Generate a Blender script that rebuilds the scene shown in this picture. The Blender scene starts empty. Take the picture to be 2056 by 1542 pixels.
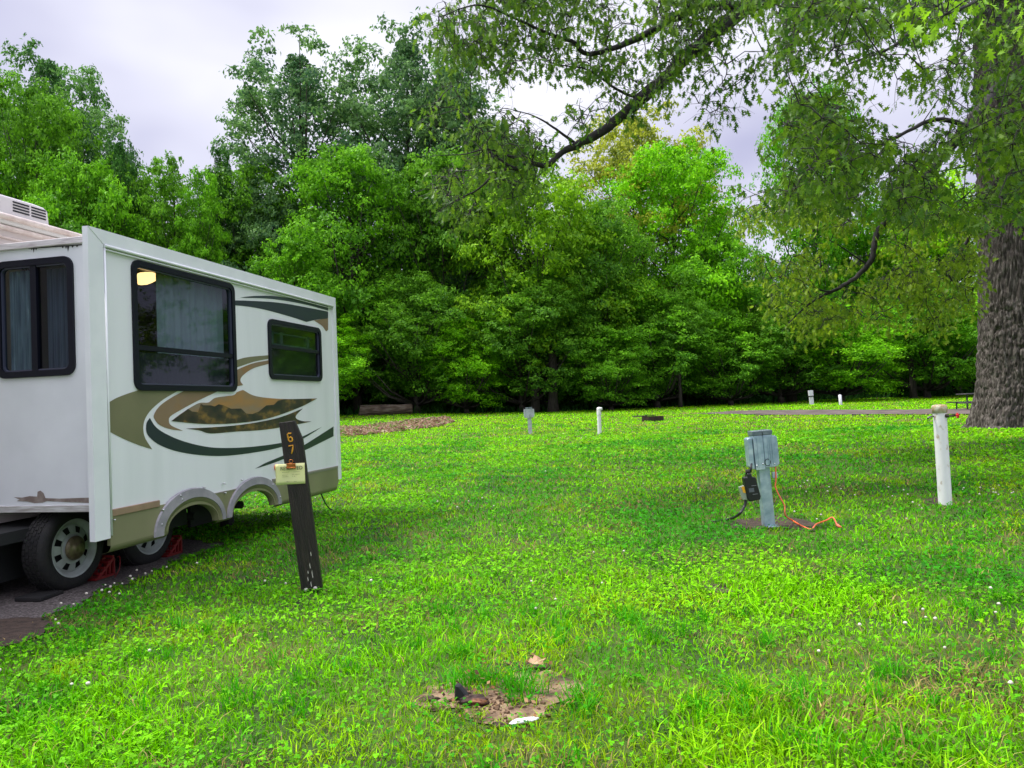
import bpy, bmesh, math, random
import numpy as np
from mathutils import Vector, Matrix
R = math.radians
random.seed(7)
rs = np.random.RandomState(11)
scene = bpy.context.scene
COL = scene.collection

# ------------------------------------------------------------------ camera
EYE, FPX, PITCH, ROLL = 1.5, 1500.0, R(1.5), R(2.3)
CX, CY = 1028.0, 771.0
f_ = Vector((0, math.cos(PITCH), math.sin(PITCH)))
u0 = Vector((0, -math.sin(PITCH), math.cos(PITCH)))
r0 = Vector((1, 0, 0))
c_r = r0 * math.cos(ROLL) - u0 * math.sin(ROLL)
c_u = u0 * math.cos(ROLL) + r0 * math.sin(ROLL)
camd = bpy.data.cameras.new('camera')
camd.sensor_width = 36; camd.lens = 36 * FPX / 2056; camd.clip_end = 3000; camd.clip_start = 0.05
cam = bpy.data.objects.new('camera', camd); COL.objects.link(cam)
M = Matrix.Identity(4)
for i in range(3):
    M[i][0] = c_r[i]; M[i][1] = c_u[i]; M[i][2] = -f_[i]
M[2][3] = EYE
cam.matrix_world = M
scene.camera = cam

# ------------------------------------------------------------------ world and sun
SUN_EL, SUN_AZ = R(60), R(-72)          # azimuth clockwise from +Y
w = bpy.data.worlds.new("World"); scene.world = w; w.use_nodes = True
nt = w.node_tree; nt.nodes.clear()
def N(t, typ, **kw):
    n = t.nodes.new(typ)
    for k, v in kw.items(): setattr(n, k, v)
    return n
out = N(nt, 'ShaderNodeOutputWorld'); bg = N(nt, 'ShaderNodeBackground')
sky = N(nt, 'ShaderNodeTexSky', sky_type='NISHITA', sun_disc=False, sun_elevation=SUN_EL, sun_rotation=SUN_AZ)
tc = N(nt, 'ShaderNodeTexCoord')
mp = N(nt, 'ShaderNodeMapping'); mp.inputs['Scale'].default_value = (1.0, 1.0, 2.0); mp.inputs['Location'].default_value = (.1, .55, .2)
nt.links.new(tc.outputs['Generated'], mp.inputs['Vector'])
no = N(nt, 'ShaderNodeTexNoise'); no.inputs['Scale'].default_value = 1.7; no.inputs['Detail'].default_value = 4; no.inputs['Roughness'].default_value = .45
nt.links.new(mp.outputs['Vector'], no.inputs['Vector'])
cr = N(nt, 'ShaderNodeValToRGB')
cr.color_ramp.elements[0].position = .36; cr.color_ramp.elements[0].color = (.30, .30, .45, 1)
cr.color_ramp.elements[1].position = .62; cr.color_ramp.elements[1].color = (.66, .66, .73, 1)
nt.links.new(no.outputs['Fac'], cr.inputs['Fac'])
sp = N(nt, 'ShaderNodeSeparateXYZ'); nt.links.new(tc.outputs['Generated'], sp.inputs[0])
mr = N(nt, 'ShaderNodeMapRange', interpolation_type='SMOOTHSTEP')      # overcast sky: the zenith is the bright part
mr.inputs['From Min'].default_value = .50; mr.inputs['From Max'].default_value = .90
mr.inputs['To Min'].default_value = 10.0; mr.inputs['To Max'].default_value = 34.0
nt.links.new(sp.outputs['Z'], mr.inputs['Value'])
sc_ = N(nt, 'ShaderNodeVectorMath', operation='SCALE')
nt.links.new(cr.outputs['Color'], sc_.inputs[0]); nt.links.new(mr.outputs[0], sc_.inputs['Scale'])
mx = N(nt, 'ShaderNodeMixRGB'); mx.inputs[0].default_value = .95
nt.links.new(sky.outputs[0], mx.inputs[1]); nt.links.new(sc_.outputs[0], mx.inputs[2])
nt.links.new(mx.outputs[0], bg.inputs['Color']); bg.inputs['Strength'].default_value = .1
nt.links.new(bg.outputs[0], out.inputs['Surface'])
sl = bpy.data.lights.new('sun', 'SUN'); sl.energy = 2.8; sl.angle = R(11); sl.color = (1, .96, .88)
sun = bpy.data.objects.new('sun', sl); COL.objects.link(sun)
sd = Vector((math.sin(SUN_AZ) * math.cos(SUN_EL), math.cos(SUN_AZ) * math.cos(SUN_EL), math.sin(SUN_EL)))
sun.rotation_euler = sd.to_track_quat('Z', 'Y').to_euler(); sun.location = (0, 0, 30)
scene.view_settings.view_transform = 'Standard'; scene.view_settings.look = 'None'
scene.view_settings.exposure = 0.7; scene.view_settings.gamma = 1.0
scene.render.engine = 'CYCLES'
scene.cycles.max_bounces = 7; scene.cycles.transparent_max_bounces = 8
scene.cycles.use_denoising = True

# ------------------------------------------------------------------ rays, ground
def ray(px, py):
    return f_ + c_r * ((px - CX) / FPX) + c_u * ((CY - py) / FPX)
def at(px, py, Y):
    d = ray(px, py); t = Y / d.y
    return Vector((d.x * t, Y, EYE + d.z * t))
OAKX, OAKY = 10.7, 16.0
def ss(t):
    t = np.clip(t, 0, 1); return t * t * (3 - 2 * t)
def g(x, y):
    x = np.asarray(x, float); y = np.asarray(y, float)
    b = .0165 * np.clip(y - 6, 0, 60)
    tl = -.008 * np.clip(x, -60, 60) * ss((y - 10) / 45)
    bump = .22 * np.exp(-((x - OAKX) ** 2 + (y - OAKY) ** 2) / 32.)
    mic = .012 * np.sin(x * 1.3 + .7 * y) * np.cos(y * .9 - x * .4)
    bump = bump + .26 * np.exp(-((x + 11) ** 2 / 70. + (y - 55) ** 2 / 90.))
    return b + tl + bump + mic * ss((y - 3) / 6)
def ground_at(px, py):
    d = ray(px, py); t = 2.0
    for _ in range(6000):
        p = d * t
        if EYE + p.z <= float(g(p.x, p.y)): break
        t += .01 + t * .0015
    return Vector((p.x, p.y, float(g(p.x, p.y))))
def vn(x, y, seed=0):
    x = np.asarray(x, float); y = np.asarray(y, float)
    xi = np.floor(x).astype(np.int64); yi = np.floor(y).astype(np.int64)
    fx = x - xi; fy = y - yi; fx = fx * fx * (3 - 2 * fx); fy = fy * fy * (3 - 2 * fy)
    def h(a, b):
        n = (a * 374761393 + b * 668265263 + seed * 1442695041) & 0xffffffff
        n = ((n ^ (n >> 13)) * 1274126177) & 0xffffffff
        return ((n ^ (n >> 16)) & 0xffff) / 65535.
    return (h(xi, yi) * (1 - fx) + h(xi + 1, yi) * fx) * (1 - fy) + (h(xi, yi + 1) * (1 - fx) + h(xi + 1, yi + 1) * fx) * fy
def fbm(x, y, seed=0, o=3):
    s = 0; a = .5; t = 0
    for k in range(o):
        s = s + a * vn(x * 2 ** k, y * 2 ** k, seed + k); t += a; a *= .5
    return s / t

# ------------------------------------------------------------------ object helpers
def tag(o, label=None, cat=None, group=None, kind=None):
    if label: o['label'] = label
    if cat: o['category'] = cat
    if group: o['group'] = group
    if kind: o['kind'] = kind
    return o
def empty(name, loc=(0, 0, 0), rot=(0, 0, 0), label=None, cat=None, group=None):
    o = bpy.data.objects.new(name, None); COL.objects.link(o); o.location = loc; o.rotation_euler = rot
    o.empty_display_size = .1
    return tag(o, label, cat, group)
def link(name, me, mat, parent=None):
    o = bpy.data.objects.new(name, me); COL.objects.link(o)
    for m in (mat if isinstance(mat, (list, tuple)) else [mat]): me.materials.append(m)
    if parent: o.parent = parent
    return o
def np_mesh(name, V, F, smooth=False, col=None, rnd=None):
    me = bpy.data.meshes.new(name)
    V = np.ascontiguousarray(V, np.float32); F = np.ascontiguousarray(F, np.int32)
    n, k = F.shape
    me.vertices.add(len(V)); me.vertices.foreach_set('co', V.ravel())
    me.loops.add(n * k); me.loops.foreach_set('vertex_index', F.ravel())
    me.polygons.add(n); me.polygons.foreach_set('loop_start', np.arange(0, n * k, k, dtype=np.int32))
    if smooth: me.polygons.foreach_set('use_smooth', np.ones(n, bool))
    me.update(calc_edges=True)
    if col is not None:
        a = me.attributes.new('tint', 'FLOAT_COLOR', 'POINT')
        c4 = np.ones((len(V), 4), np.float32); c4[:, :3] = col; a.data.foreach_set('color', c4.ravel())
    if rnd is not None:
        a = me.attributes.new('rnd', 'FLOAT', 'POINT'); a.data.foreach_set('value', np.ascontiguousarray(rnd, np.float32))
    return me
class MB:
    def __init__(s): s.v = []; s.f = []; s.sm = []
    def add(s, vs, fs, smooth=False):
        b = len(s.v); s.v += [tuple(v) for v in vs]
        for f in fs: s.f.append([b + i for i in f]); s.sm.append(smooth)
        return s
    def box(s, x0, x1, y0, y1, z0, z1, m=None, bev=0):
        bm = bmesh.new(); bmesh.ops.create_cube(bm, size=1)
        for v in bm.verts: v.co = Vector(((x0 + x1) / 2 + v.co.x * (x1 - x0), (y0 + y1) / 2 + v.co.y * (y1 - y0), (z0 + z1) / 2 + v.co.z * (z1 - z0)))
        if bev: bmesh.ops.bevel(bm, geom=bm.edges[:], offset=bev, segments=2, affect='EDGES', profile=.5)
        bm.verts.index_update()
        vs = [(m @ v.co) if m else v.co.copy() for v in bm.verts]
        s.add(vs, [[v.index for v in f.verts] for f in bm.faces]); bm.free(); return s
    def tube(s, pts, rad, n=8, cap=True, jit=0):
        pts = [Vector(p) for p in pts]
        if not isinstance(rad, (list, tuple)): rad = [rad] * len(pts)
        vs = []; ref = None
        for i, p in enumerate(pts):
            d = (pts[min(i + 1, len(pts) - 1)] - pts[max(i - 1, 0)]).normalized()
            if ref is None: ref = d.orthogonal().normalized()
            a = (ref - d * ref.dot(d)).normalized(); b = d.cross(a); ref = a
            for k in range(n):
                t = 2 * math.pi * k / n; rr = rad[i] * (1 + (random.uniform(-jit, jit) if jit else 0))
                vs.append(p + a * math.cos(t) * rr + b * math.sin(t) * rr)
        fs = [[i * n + k, i * n + (k + 1) % n, (i + 1) * n + (k + 1) % n, (i + 1) * n + k] for i in range(len(pts) - 1) for k in range(n)]
        s.add(vs, fs, True)
        if cap:
            b = len(s.v) - len(vs); s.f.append([b + k for k in range(n)][::-1]); s.f.append([b + (len(pts) - 1) * n + k for k in range(n)]); s.sm += [False, False]
        return s
    def lathe(s, prof, n=32, m=None, smooth=True):
        """prof: (radius, z) pairs, revolved round z"""
        vs = []
        for r, z in prof:
            for k in range(n):
                t = 2 * math.pi * k / n; v = Vector((r * math.cos(t), r * math.sin(t), z)); vs.append(m @ v if m else v)
        fs = [[i * n + k, i * n + (k + 1) % n, (i + 1) * n + (k + 1) % n, (i + 1) * n + k] for i in range(len(prof) - 1) for k in range(n)]
        return s.add(vs, fs, smooth)
    def prism(s, pts, y0, y1, m=None):
        """polygon pts (x, z) extruded along y"""
        n = len(pts); vs = [Vector((p[0], y0, p[1])) for p in pts] + [Vector((p[0], y1, p[1])) for p in pts]
        if m: vs = [m @ v for v in vs]
        return s.add(vs, [list(range(n)), list(range(2 * n - 1, n - 1, -1))] + [[i, i + n, (i + 1) % n + n, (i + 1) % n] for i in range(n)])
    def build(s, name, mat, parent=None, fix=True):
        me = bpy.data.meshes.new(name); me.from_pydata([tuple(v) for v in s.v], [], s.f)
        me.polygons.foreach_set('use_smooth', s.sm)
        if fix:
            bm = bmesh.new(); bm.from_mesh(me); bmesh.ops.recalc_face_normals(bm, faces=bm.faces); bm.to_mesh(me); bm.free()
        me.update(); return link(name, me, mat, parent)
def catmull(pts, k=6):
    pts = [np.array(p, float) for p in pts]
    if len(pts) < 3: return [tuple(p) for p in pts]
    P = [2 * pts[0] - pts[1]] + pts + [2 * pts[-1] - pts[-2]]; o = []
    for i in range(1, len(P) - 2):
        for j in range(k):
            t = j / k; a, b, c, d = P[i - 1:i + 3]
            o.append(tuple(.5 * (2 * b + (c - a) * t + (2 * a - 5 * b + 4 * c - d) * t * t + (3 * b - a - 3 * c + d) * t ** 3)))
    o.append(tuple(pts[-1])); return o

# ------------------------------------------------------------------ materials
def mat(name, color, rough=.6, metal=0, var=None, vscale=8, bump=0, bscale=30, spec=.5, stretch=(1, 1, 1), detail=5, coat=0, lo=.35, hi=.65):
    m = bpy.data.materials.new(name); m.use_nodes = True; t = m.node_tree; p = t.nodes['Principled BSDF']
    p.inputs['Base Color'].default_value = (*color, 1); p.inputs['Roughness'].default_value = rough
    p.inputs['Metallic'].default_value = metal; p.inputs['Specular IOR Level'].default_value = spec
    p.inputs['Coat Weight'].default_value = coat
    tc = N(t, 'ShaderNodeTexCoord'); mp = N(t, 'ShaderNodeMapping'); mp.inputs['Scale'].default_value = stretch
    t.links.new(tc.outputs['Object'], mp.inputs[0])
    if var is not None:
        n = N(t, 'ShaderNodeTexNoise'); n.inputs['Scale'].default_value = vscale; n.inputs['Detail'].default_value = detail
        t.links.new(mp.outputs[0], n.inputs['Vector'])
        r = N(t, 'ShaderNodeValToRGB'); r.color_ramp.elements[0].position = lo; r.color_ramp.elements[1].position = hi
        r.color_ramp.elements[0].color = (*color, 1); r.color_ramp.elements[1].color = (*var, 1)
        t.links.new(n.outputs['Fac'], r.inputs[0]); t.links.new(r.outputs[0], p.inputs['Base Color'])
    if bump:
        n = N(t, 'ShaderNodeTexNoise'); n.inputs['Scale'].default_value = bscale; n.inputs['Detail'].default_value = 6
        t.links.new(mp.outputs[0], n.inputs['Vector'])
        b = N(t, 'ShaderNodeBump'); b.inputs['Strength'].default_value = bump; b.inputs['Distance'].default_value = .02
        t.links.new(n.outputs['Fac'], b.inputs['Height']); t.links.new(b.outputs[0], p.inputs['Normal'])
    return m
def leaf_mat(name, base, hi, trans=.35, objcol=False, rough=.5, spec=.3, vary=.5):
    """leaf colour = mix(base, hi) by the leaf's own random value (or the vertex tint), times the object's colour"""
    m = bpy.data.materials.new(name); m.use_nodes = True; t = m.node_tree; p = t.nodes['Principled BSDF']; o = t.nodes['Material Output']
    if base is None:
        a = N(t, 'ShaderNodeAttribute', attribute_name='tint'); c = a.outputs['Color']
    else:
        a = N(t, 'ShaderNodeAttribute', attribute_name='rnd')
        mx = N(t, 'ShaderNodeMixRGB'); mx.inputs[1].default_value = (*base, 1); mx.inputs[2].default_value = (*hi, 1)
        t.links.new(a.outputs['Fac'], mx.inputs[0]); c = mx.outputs[0]
    if objcol:
        oi = N(t, 'ShaderNodeObjectInfo'); mm = N(t, 'ShaderNodeMixRGB', blend_type='MULTIPLY'); mm.inputs[0].default_value = 1
        t.links.new(c, mm.inputs[1]); t.links.new(oi.outputs['Color'], mm.inputs[2]); c = mm.outputs[0]
    t.links.new(c, p.inputs['Base Color']); p.inputs['Roughness'].default_value = rough; p.inputs['Specular IOR Level'].default_value = spec
    tr = N(t, 'ShaderNodeBsdfTranslucent'); t.links.new(c, tr.inputs['Color'])
    ms = N(t, 'ShaderNodeMixShader'); ms.inputs[0].default_value = trans
    t.links.new(p.outputs[0], ms.inputs[1]); t.links.new(tr.outputs[0], ms.inputs[2]); t.links.new(ms.outputs[0], o.inputs['Surface'])
    return m
def glass_mat(name, tint=(.62, .72, .74), alpha=.85):
    m = bpy.data.materials.new(name); m.use_nodes = True; t = m.node_tree; t.nodes.clear()
    o = N(t, 'ShaderNodeOutputMaterial'); tr = N(t, 'ShaderNodeBsdfTransparent'); tr.inputs[0].default_value = (*[c * alpha for c in tint], 1)
    gl = N(t, 'ShaderNodeBsdfGlossy'); gl.inputs['Roughness'].default_value = .03; gl.inputs['Color'].default_value = (.9, .92, 1, 1)
    lw = N(t, 'ShaderNodeLayerWeight'); pw = N(t, 'ShaderNodeMath', operation='POWER'); pw.inputs[1].default_value = 4.0; t.links.new(lw.outputs['Facing'], pw.inputs[0]); fr = N(t, 'ShaderNodeMath', operation='MULTIPLY_ADD'); fr.inputs[1].default_value = .6; fr.inputs[2].default_value = .035; t.links.new(pw.outputs[0], fr.inputs[0])
    ms = N(t, 'ShaderNodeMixShader'); t.links.new(fr.outputs[0], ms.inputs[0]); t.links.new(tr.outputs[0], ms.inputs[1]); t.links.new(gl.outputs[0], ms.inputs[2])
    t.links.new(ms.outputs[0], o.inputs['Surface']); return m
def ramp_mat(name, stops, scale, rough=.5, stretch=(1, 1, 1), detail=6, bump=0, bscale=40):
    m = mat(name, stops[0][1], rough, 0, stops[-1][1], scale, bump, bscale, stretch=stretch, detail=detail)
    cr = [n for n in m.node_tree.nodes if n.type == 'VALTORGB'][0].color_ramp
    while len(cr.elements) > 1: cr.elements.remove(cr.elements[-1])
    cr.elements[0].position = stops[0][0]; cr.elements[0].color = (*stops[0][1], 1)
    for p, c in stops[1:]:
        e = cr.elements.new(p); e.color = (*c, 1)
    return m

M_ground = ramp_mat('lawn soil and thatch', [(.30, (.018, .022, .004)), (.45, (.03, .07, .003)), (.6, (.07, .10, .008)), (.75, (.04, .09, .004))], 1.4, .95, detail=12, bump=.8, bscale=60)
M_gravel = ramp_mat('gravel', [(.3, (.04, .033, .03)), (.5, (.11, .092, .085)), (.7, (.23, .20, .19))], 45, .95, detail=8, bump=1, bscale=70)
M_road = ramp_mat('brown gravel road', [(.3, (.045, .033, .028)), (.5, (.09, .065, .055)), (.7, (.14, .11, .095))], 1.5, .95, detail=12)
M_dirt = ramp_mat('bare soil', [(.33, (.035, .02, .012)), (.46, (.13, .08, .045)), (.56, (.24, .16, .09)), (.72, (.34, .24, .14))], 6, .9, detail=10, bump=1, bscale=40)
M_dirt2 = ramp_mat('brown soil', [(.3, (.05, .028, .014)), (.5, (.15, .09, .05)), (.72, (.26, .17, .10))], 11, .95, detail=10, bump=1, bscale=40)
M_darksoil = ramp_mat('dark soil', [(.3, (.02, .013, .009)), (.6, (.07, .045, .03))], 16, .95, detail=10, bump=1, bscale=50)

# ------------------------------------------------------------------ ground sheet
def axis(a, b, fine0, fine1, step, growth):
    xs = list(np.arange(fine0, fine1, step)); s = step; x = fine1
    while x < b: xs.append(x); s *= growth; x += s
    xs.append(b); s = step; x = fine0
    while x > a: s *= growth; x -= s; xs.insert(0, max(x, a))
    return np.unique(np.array(xs))
gx = axis(-700, 700, -16, 20, .25, 1.06); gy = axis(-200, 1200, 1, 26, .2, 1.045)
X, Y = np.meshgrid(gx, gy); Z = g(X, Y)
nx, ny = len(gx), len(gy); idx = np.arange(nx * ny).reshape(ny, nx)
F = np.stack([idx[:-1, :-1], idx[:-1, 1:], idx[1:, 1:], idx[1:, :-1]], -1).reshape(-1, 4)
gr = link('ground', np_mesh('ground', np.stack([X, Y, Z], -1).reshape(-1, 3), F, True), M_ground)
tag(gr, 'uneven green campground lawn rising gently to the wood', kind='structure')

MASKS = []     # polygons (x, y) where grass thins out, with the share of blades that survive
def sheet(name, px_poly, m, lift, label, keep, jag=.05, step=.12, kind='structure', xy=False):
    P = [(p.x, p.y) for p in (ground_at(*q) for q in px_poly)] if not xy else list(px_poly)
    P = catmull(P + [P[0]], 14)[:-1]
    out = []
    for i, (x, y) in enumerate(P):
        j = 1 + 0; a = (vn(x * 5, y * 5, 3) - .5) * 2 * jag; b = (vn(x * 5 + 40, y * 5, 4) - .5) * 2 * jag
        out.append((x + a + (vn(x * 17, y * 17, 8) - .5) * jag, y + b + (vn(x * 17, y * 17, 9) - .5) * jag))
    MASKS.append((np.array(out), keep))
    bm = bmesh.new(); vs = [bm.verts.new((x, y, 0)) for x, y in out]; bm.faces.new(vs).normal_update()
    bmesh.ops.triangulate(bm, faces=bm.faces[:])
    for _ in range(7):
        L = [e for e in bm.edges if e.calc_length() > step]
        if not L: break
        bmesh.ops.subdivide_edges(bm, edges=L, cuts=1); bmesh.ops.triangulate(bm, faces=bm.faces[:])
    for v in bm.verts: v.co.z = float(g(v.co.x, v.co.y)) + lift
    bmesh.ops.recalc_face_normals(bm, faces=bm.faces)
    me = bpy.data.meshes.new(name); bm.to_mesh(me); bm.free()
    if me.polygons[0].normal.z < 0: me.flip_normals()
    o = link(name, me, m); o['kind'] = kind; o['label'] = label
    return o

# ------------------------------------------------------------------ travel trailer frame of reference
ud = ray(1353, 798); U = Vector((ud.x, ud.y, 0)).normalized(); V_ = Vector((-U.y, U.x, 0))
P0 = at(194, 1000, 6.2); P0.z = 0
RZ = math.atan2(U.y, U.x)
def rv(px, py, d=0.0):
    """pixel -> (s, z) on the long vertical plane d metres inboard of the slide-out face"""
    q = ray(px, py); o = Vector((0, 0, EYE)); n = V_
    t = (P0 + V_ * d - o).dot(n) / q.dot(n); p = o + q * t
    return ((p - P0).dot(U), p.z)
def rve(px, py, s=0.0):
    """pixel -> (d, z) on the end wall plane"""
    q = ray(px, py); o = Vector((0, 0, EYE)); t = (P0 + U * s - o).dot(U) / q.dot(U); p = o + q * t
    return ((p - P0).dot(V_), p.z)

# gravel and bare ground
W = lambda s, d: (P0.x + U.x * s + V_.x * d, P0.y + U.y * s + V_.y * d)
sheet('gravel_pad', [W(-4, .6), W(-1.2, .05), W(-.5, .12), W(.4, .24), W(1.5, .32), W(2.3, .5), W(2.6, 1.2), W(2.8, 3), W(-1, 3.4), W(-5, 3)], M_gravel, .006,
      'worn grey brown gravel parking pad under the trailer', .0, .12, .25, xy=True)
sheet('asphalt_patch', [(-60, 1246), (0, 1243), (70, 1244), (108, 1258), (85, 1280), (30, 1296), (-60, 1310)], M_darksoil, .014,
      'dark patch of old asphalt at the edge of the gravel pad', .05, .05, .1)
K_ = ('n', .04, 1.0, 8)
for i_, (pl_, m_, lb_) in enumerate([
    ([(848, 1408), (880, 1385), (940, 1368), (1000, 1376), (1040, 1362), (1080, 1346), (1120, 1344), (1150, 1372), (1145, 1410), (1110, 1440), (1060, 1460), (1000, 1468), (935, 1458), (880, 1438)], M_dirt, 'bare muddy sandy hollow with grass growing through in the foreground'),
    ([(985, 1340), (1020, 1328), (1075, 1334), (1090, 1345), (1045, 1352), (1000, 1350)], M_darksoil, 'dark soil patch behind the foreground tufts'),
    ([(1400, 1182), (1440, 1174), (1486, 1180), (1500, 1188), (1450, 1192), (1410, 1190)], M_darksoil, 'thin dark bare soil spot in the middle of the lawn')]):
    sheet('dirt_patch', pl_, m_, .006 + .0015 * i_, lb_, K_, .11, .05)
sheet('bare_soil', [(1462, 1050), (1500, 1040), (1560, 1040), (1625, 1046), (1628, 1066), (1560, 1062), (1480, 1060)], M_darksoil, .006,
      'bare brown soil around the foot of the near electric pedestal', ('n', .02, .35, 6), .06, .08)
sheet('bare_soil', [(1858, 1006), (1885, 1000), (1908, 1008), (1890, 1014), (1862, 1013)], M_darksoil, .006,
      'small bare soil spot at the foot of the near white water pipe', .15, .03, .08)
sheet('gravel_road', [(1400, 832), (1480, 826), (1600, 824.5), (1800, 824), (2000, 822), (2100, 822), (2100, 834), (1960, 834), (1800, 833), (1560, 834), (1480, 833)], M_road, .04,
      'gravel camp road crossing the lawn beyond the pedestals', .0, .35, .8)

# ------------------------------------------------------------------ grass
def inside(px, py, poly):
    c = np.zeros(len(px), bool); n = len(poly); j = n - 1
    for i in range(n):
        xi, yi = poly[i]; xj, yj = poly[j]
        with np.errstate(divide='ignore', invalid='ignore'):
            c ^= ((yi > py) != (yj > py)) & (px < (xj - xi) * (py - yi) / (yj - yi + 1e-12) + xi)
        j = i
    return c
def scatter(dens, r0, r1, step=.5):
    """points in a wide fan in front of the camera, density per square metre falling with distance"""
    xs, ys = [], []
    r = r0
    while r < r1:
        e = min(r1, r + step * (1 + r / 12)); ang = R(37.5) + math.atan(1.9 / r); n = int(dens(r) * ang * (e * e - r * r))
        a = rs.uniform(-ang, ang, n); q = np.sqrt(rs.uniform(r * r, e * e, n)); xs.append(q * np.sin(a)); ys.append(q * np.cos(a)); r = e
    x = np.concatenate(xs); y = np.concatenate(ys); keep = np.ones(len(x), bool)
    for poly, k in MASKS:
        x0, y0 = poly.min(0); x1, y1 = poly.max(0); b = (x > x0) & (x < x1) & (y > y0) & (y < y1)
        i = np.where(b)[0]
        ins = inside(x[i], y[i], poly); kk_ = np.where(fbm(x[i] * k[3], y[i] * k[3], 91, 2) > .5, k[1], k[2]) if isinstance(k, tuple) else k
        keep[i[ins & (rs.rand(len(i)) > kk_)]] = False
    return x[keep], y[keep]
def patch_col(x, y, n):
    """colour variation of the lawn, yellower and brighter with distance: yellow-green thin parts, deep green lush parts, some straw"""
    a = fbm(x * .55, y * .55, 5, 4); b = fbm(x * 2.3, y * 2.3, 9, 3); e = fbm(x * .16, y * .12, 21, 2)
    far = ss((y - 9) / 22)  # weight that yellows and brightens the lawn with distance
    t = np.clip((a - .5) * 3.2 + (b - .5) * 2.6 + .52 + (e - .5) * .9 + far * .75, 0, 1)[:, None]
    lush = np.array([.07, .35, .002]); sunny = np.array([.23, .60, .0015])
    c = lush * (1 - t) + sunny * t
    yel = np.clip((fbm(x * 1.1 + 9, y * 1.1, 33, 3) - .56) * 6, 0, 1)[:, None] * (.35 + .3 * rs.rand(n, 1))
    c = c * (1 - yel) + np.array([.46, .58, .008]) * yel
    dead = (rs.rand(n) < .045 + .5 * np.clip((fbm(x * 1.3 + 70, y * 1.3, 13, 3) - .63) * 8, 0, 1) + .10 * np.clip((b - .55) * 5, 0, 1))[:, None]
    c = np.where(dead, np.array([.36, .27, .10]), c)
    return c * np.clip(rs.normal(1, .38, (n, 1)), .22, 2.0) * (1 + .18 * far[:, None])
def blades(x, y, h, wd, colr):
    n = len(x); z = g(x, y); th = rs.uniform(0, 2 * math.pi, n); fc = rs.uniform(0, 2 * math.pi, n)
    lean = rs.uniform(.1, 1.7, n) * h; b = np.stack([x, y, z], 1)
    dx = np.stack([np.cos(th), np.sin(th), 0 * th], 1); wv = np.stack([np.cos(fc), np.sin(fc), 0 * th], 1) * (wd / 2)[:, None]
    up = np.array([0, 0, 1.])
    mid = b + dx * (lean * .3)[:, None] + up * (h * .6)[:, None]; tip = b + dx * lean[:, None] + up * (h * rs.uniform(.8, 1.0, n))[:, None]
    V = np.stack([b - wv, b + wv, mid + wv * .8, mid - wv * .8, tip], 1).reshape(-1, 3)
    o = (np.arange(n) * 5)[:, None]; F = np.concatenate([o + np.array([[0, 1, 2]]), o + np.array([[0, 2, 3]]), o + np.array([[3, 2, 4]])], 1).reshape(-1, 3)
    return V, F, np.repeat(colr, 5, 0)
M_grass = leaf_mat('grass blades', None, None, .38, rough=.55, spec=.10)
x, y = scatter(lambda r: 3500 * (3.2 / max(r, 3.2)) ** 1.55, 2.3, 75)
n = len(x); r = np.hypot(x, y)
tall = np.clip((fbm(x * .9, y * .9, 51, 3) - .50) * 5, 0, 1) * (r < 6.5)
h = rs.uniform(.015, .055, n) * (1 + .8 * tall) * (1 + .012 * r); wd = rs.uniform(.0035, .0075, n) * (1 + .5 * tall) * np.maximum(1, r / 4.2) ** .95
V, F, C = blades(x, y, h, wd, patch_col(x, y, n))
lawn = link('grass', np_mesh('grass', V, F, False, C), M_grass)
tag(lawn, 'short bright green lawn grass with longer tufts near the front', 'grass', kind='stuff')
print('blades', n)
# taller coarse tufts
tx, ty = scatter(lambda r: 9.0, 2.4, 6.5)
kx = fbm(tx * .8, ty * .8, 61, 2) > .50; tx, ty = tx[kx], ty[kx]
q_ = [ground_at(*p) for p in [(925, 1372), (940, 1378), (958, 1374), (975, 1380), (990, 1372), (1015, 1385), (1035, 1378), (1050, 1392), (1025, 1400), (1060, 1375), (1040, 1415), (1075, 1400), (905, 1388), (1150, 1420), (1165, 1400), (1170, 1440), (1185, 1425)]]
tx = np.concatenate([tx, [p.x for p in q_]]); ty = np.concatenate([ty, [p.y for p in q_]])
bx = np.repeat(tx, 26) + rs.normal(0, .03, len(tx) * 26); by = np.repeat(ty, 26) + rs.normal(0, .03, len(tx) * 26); n = len(bx)
cc = np.array([.06, .36, .004]) * rs.uniform(.7, 1.35, (n, 1))
V, F, C = blades(bx, by, rs.uniform(.06, .15, n), rs.uniform(.004, .0075, n), cc)
tag(link('tall_grass', np_mesh('tall_grass', V, F, False, C), M_grass), 'coarse longer grass tufts in the foreground', 'grass', kind='stuff')

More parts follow.
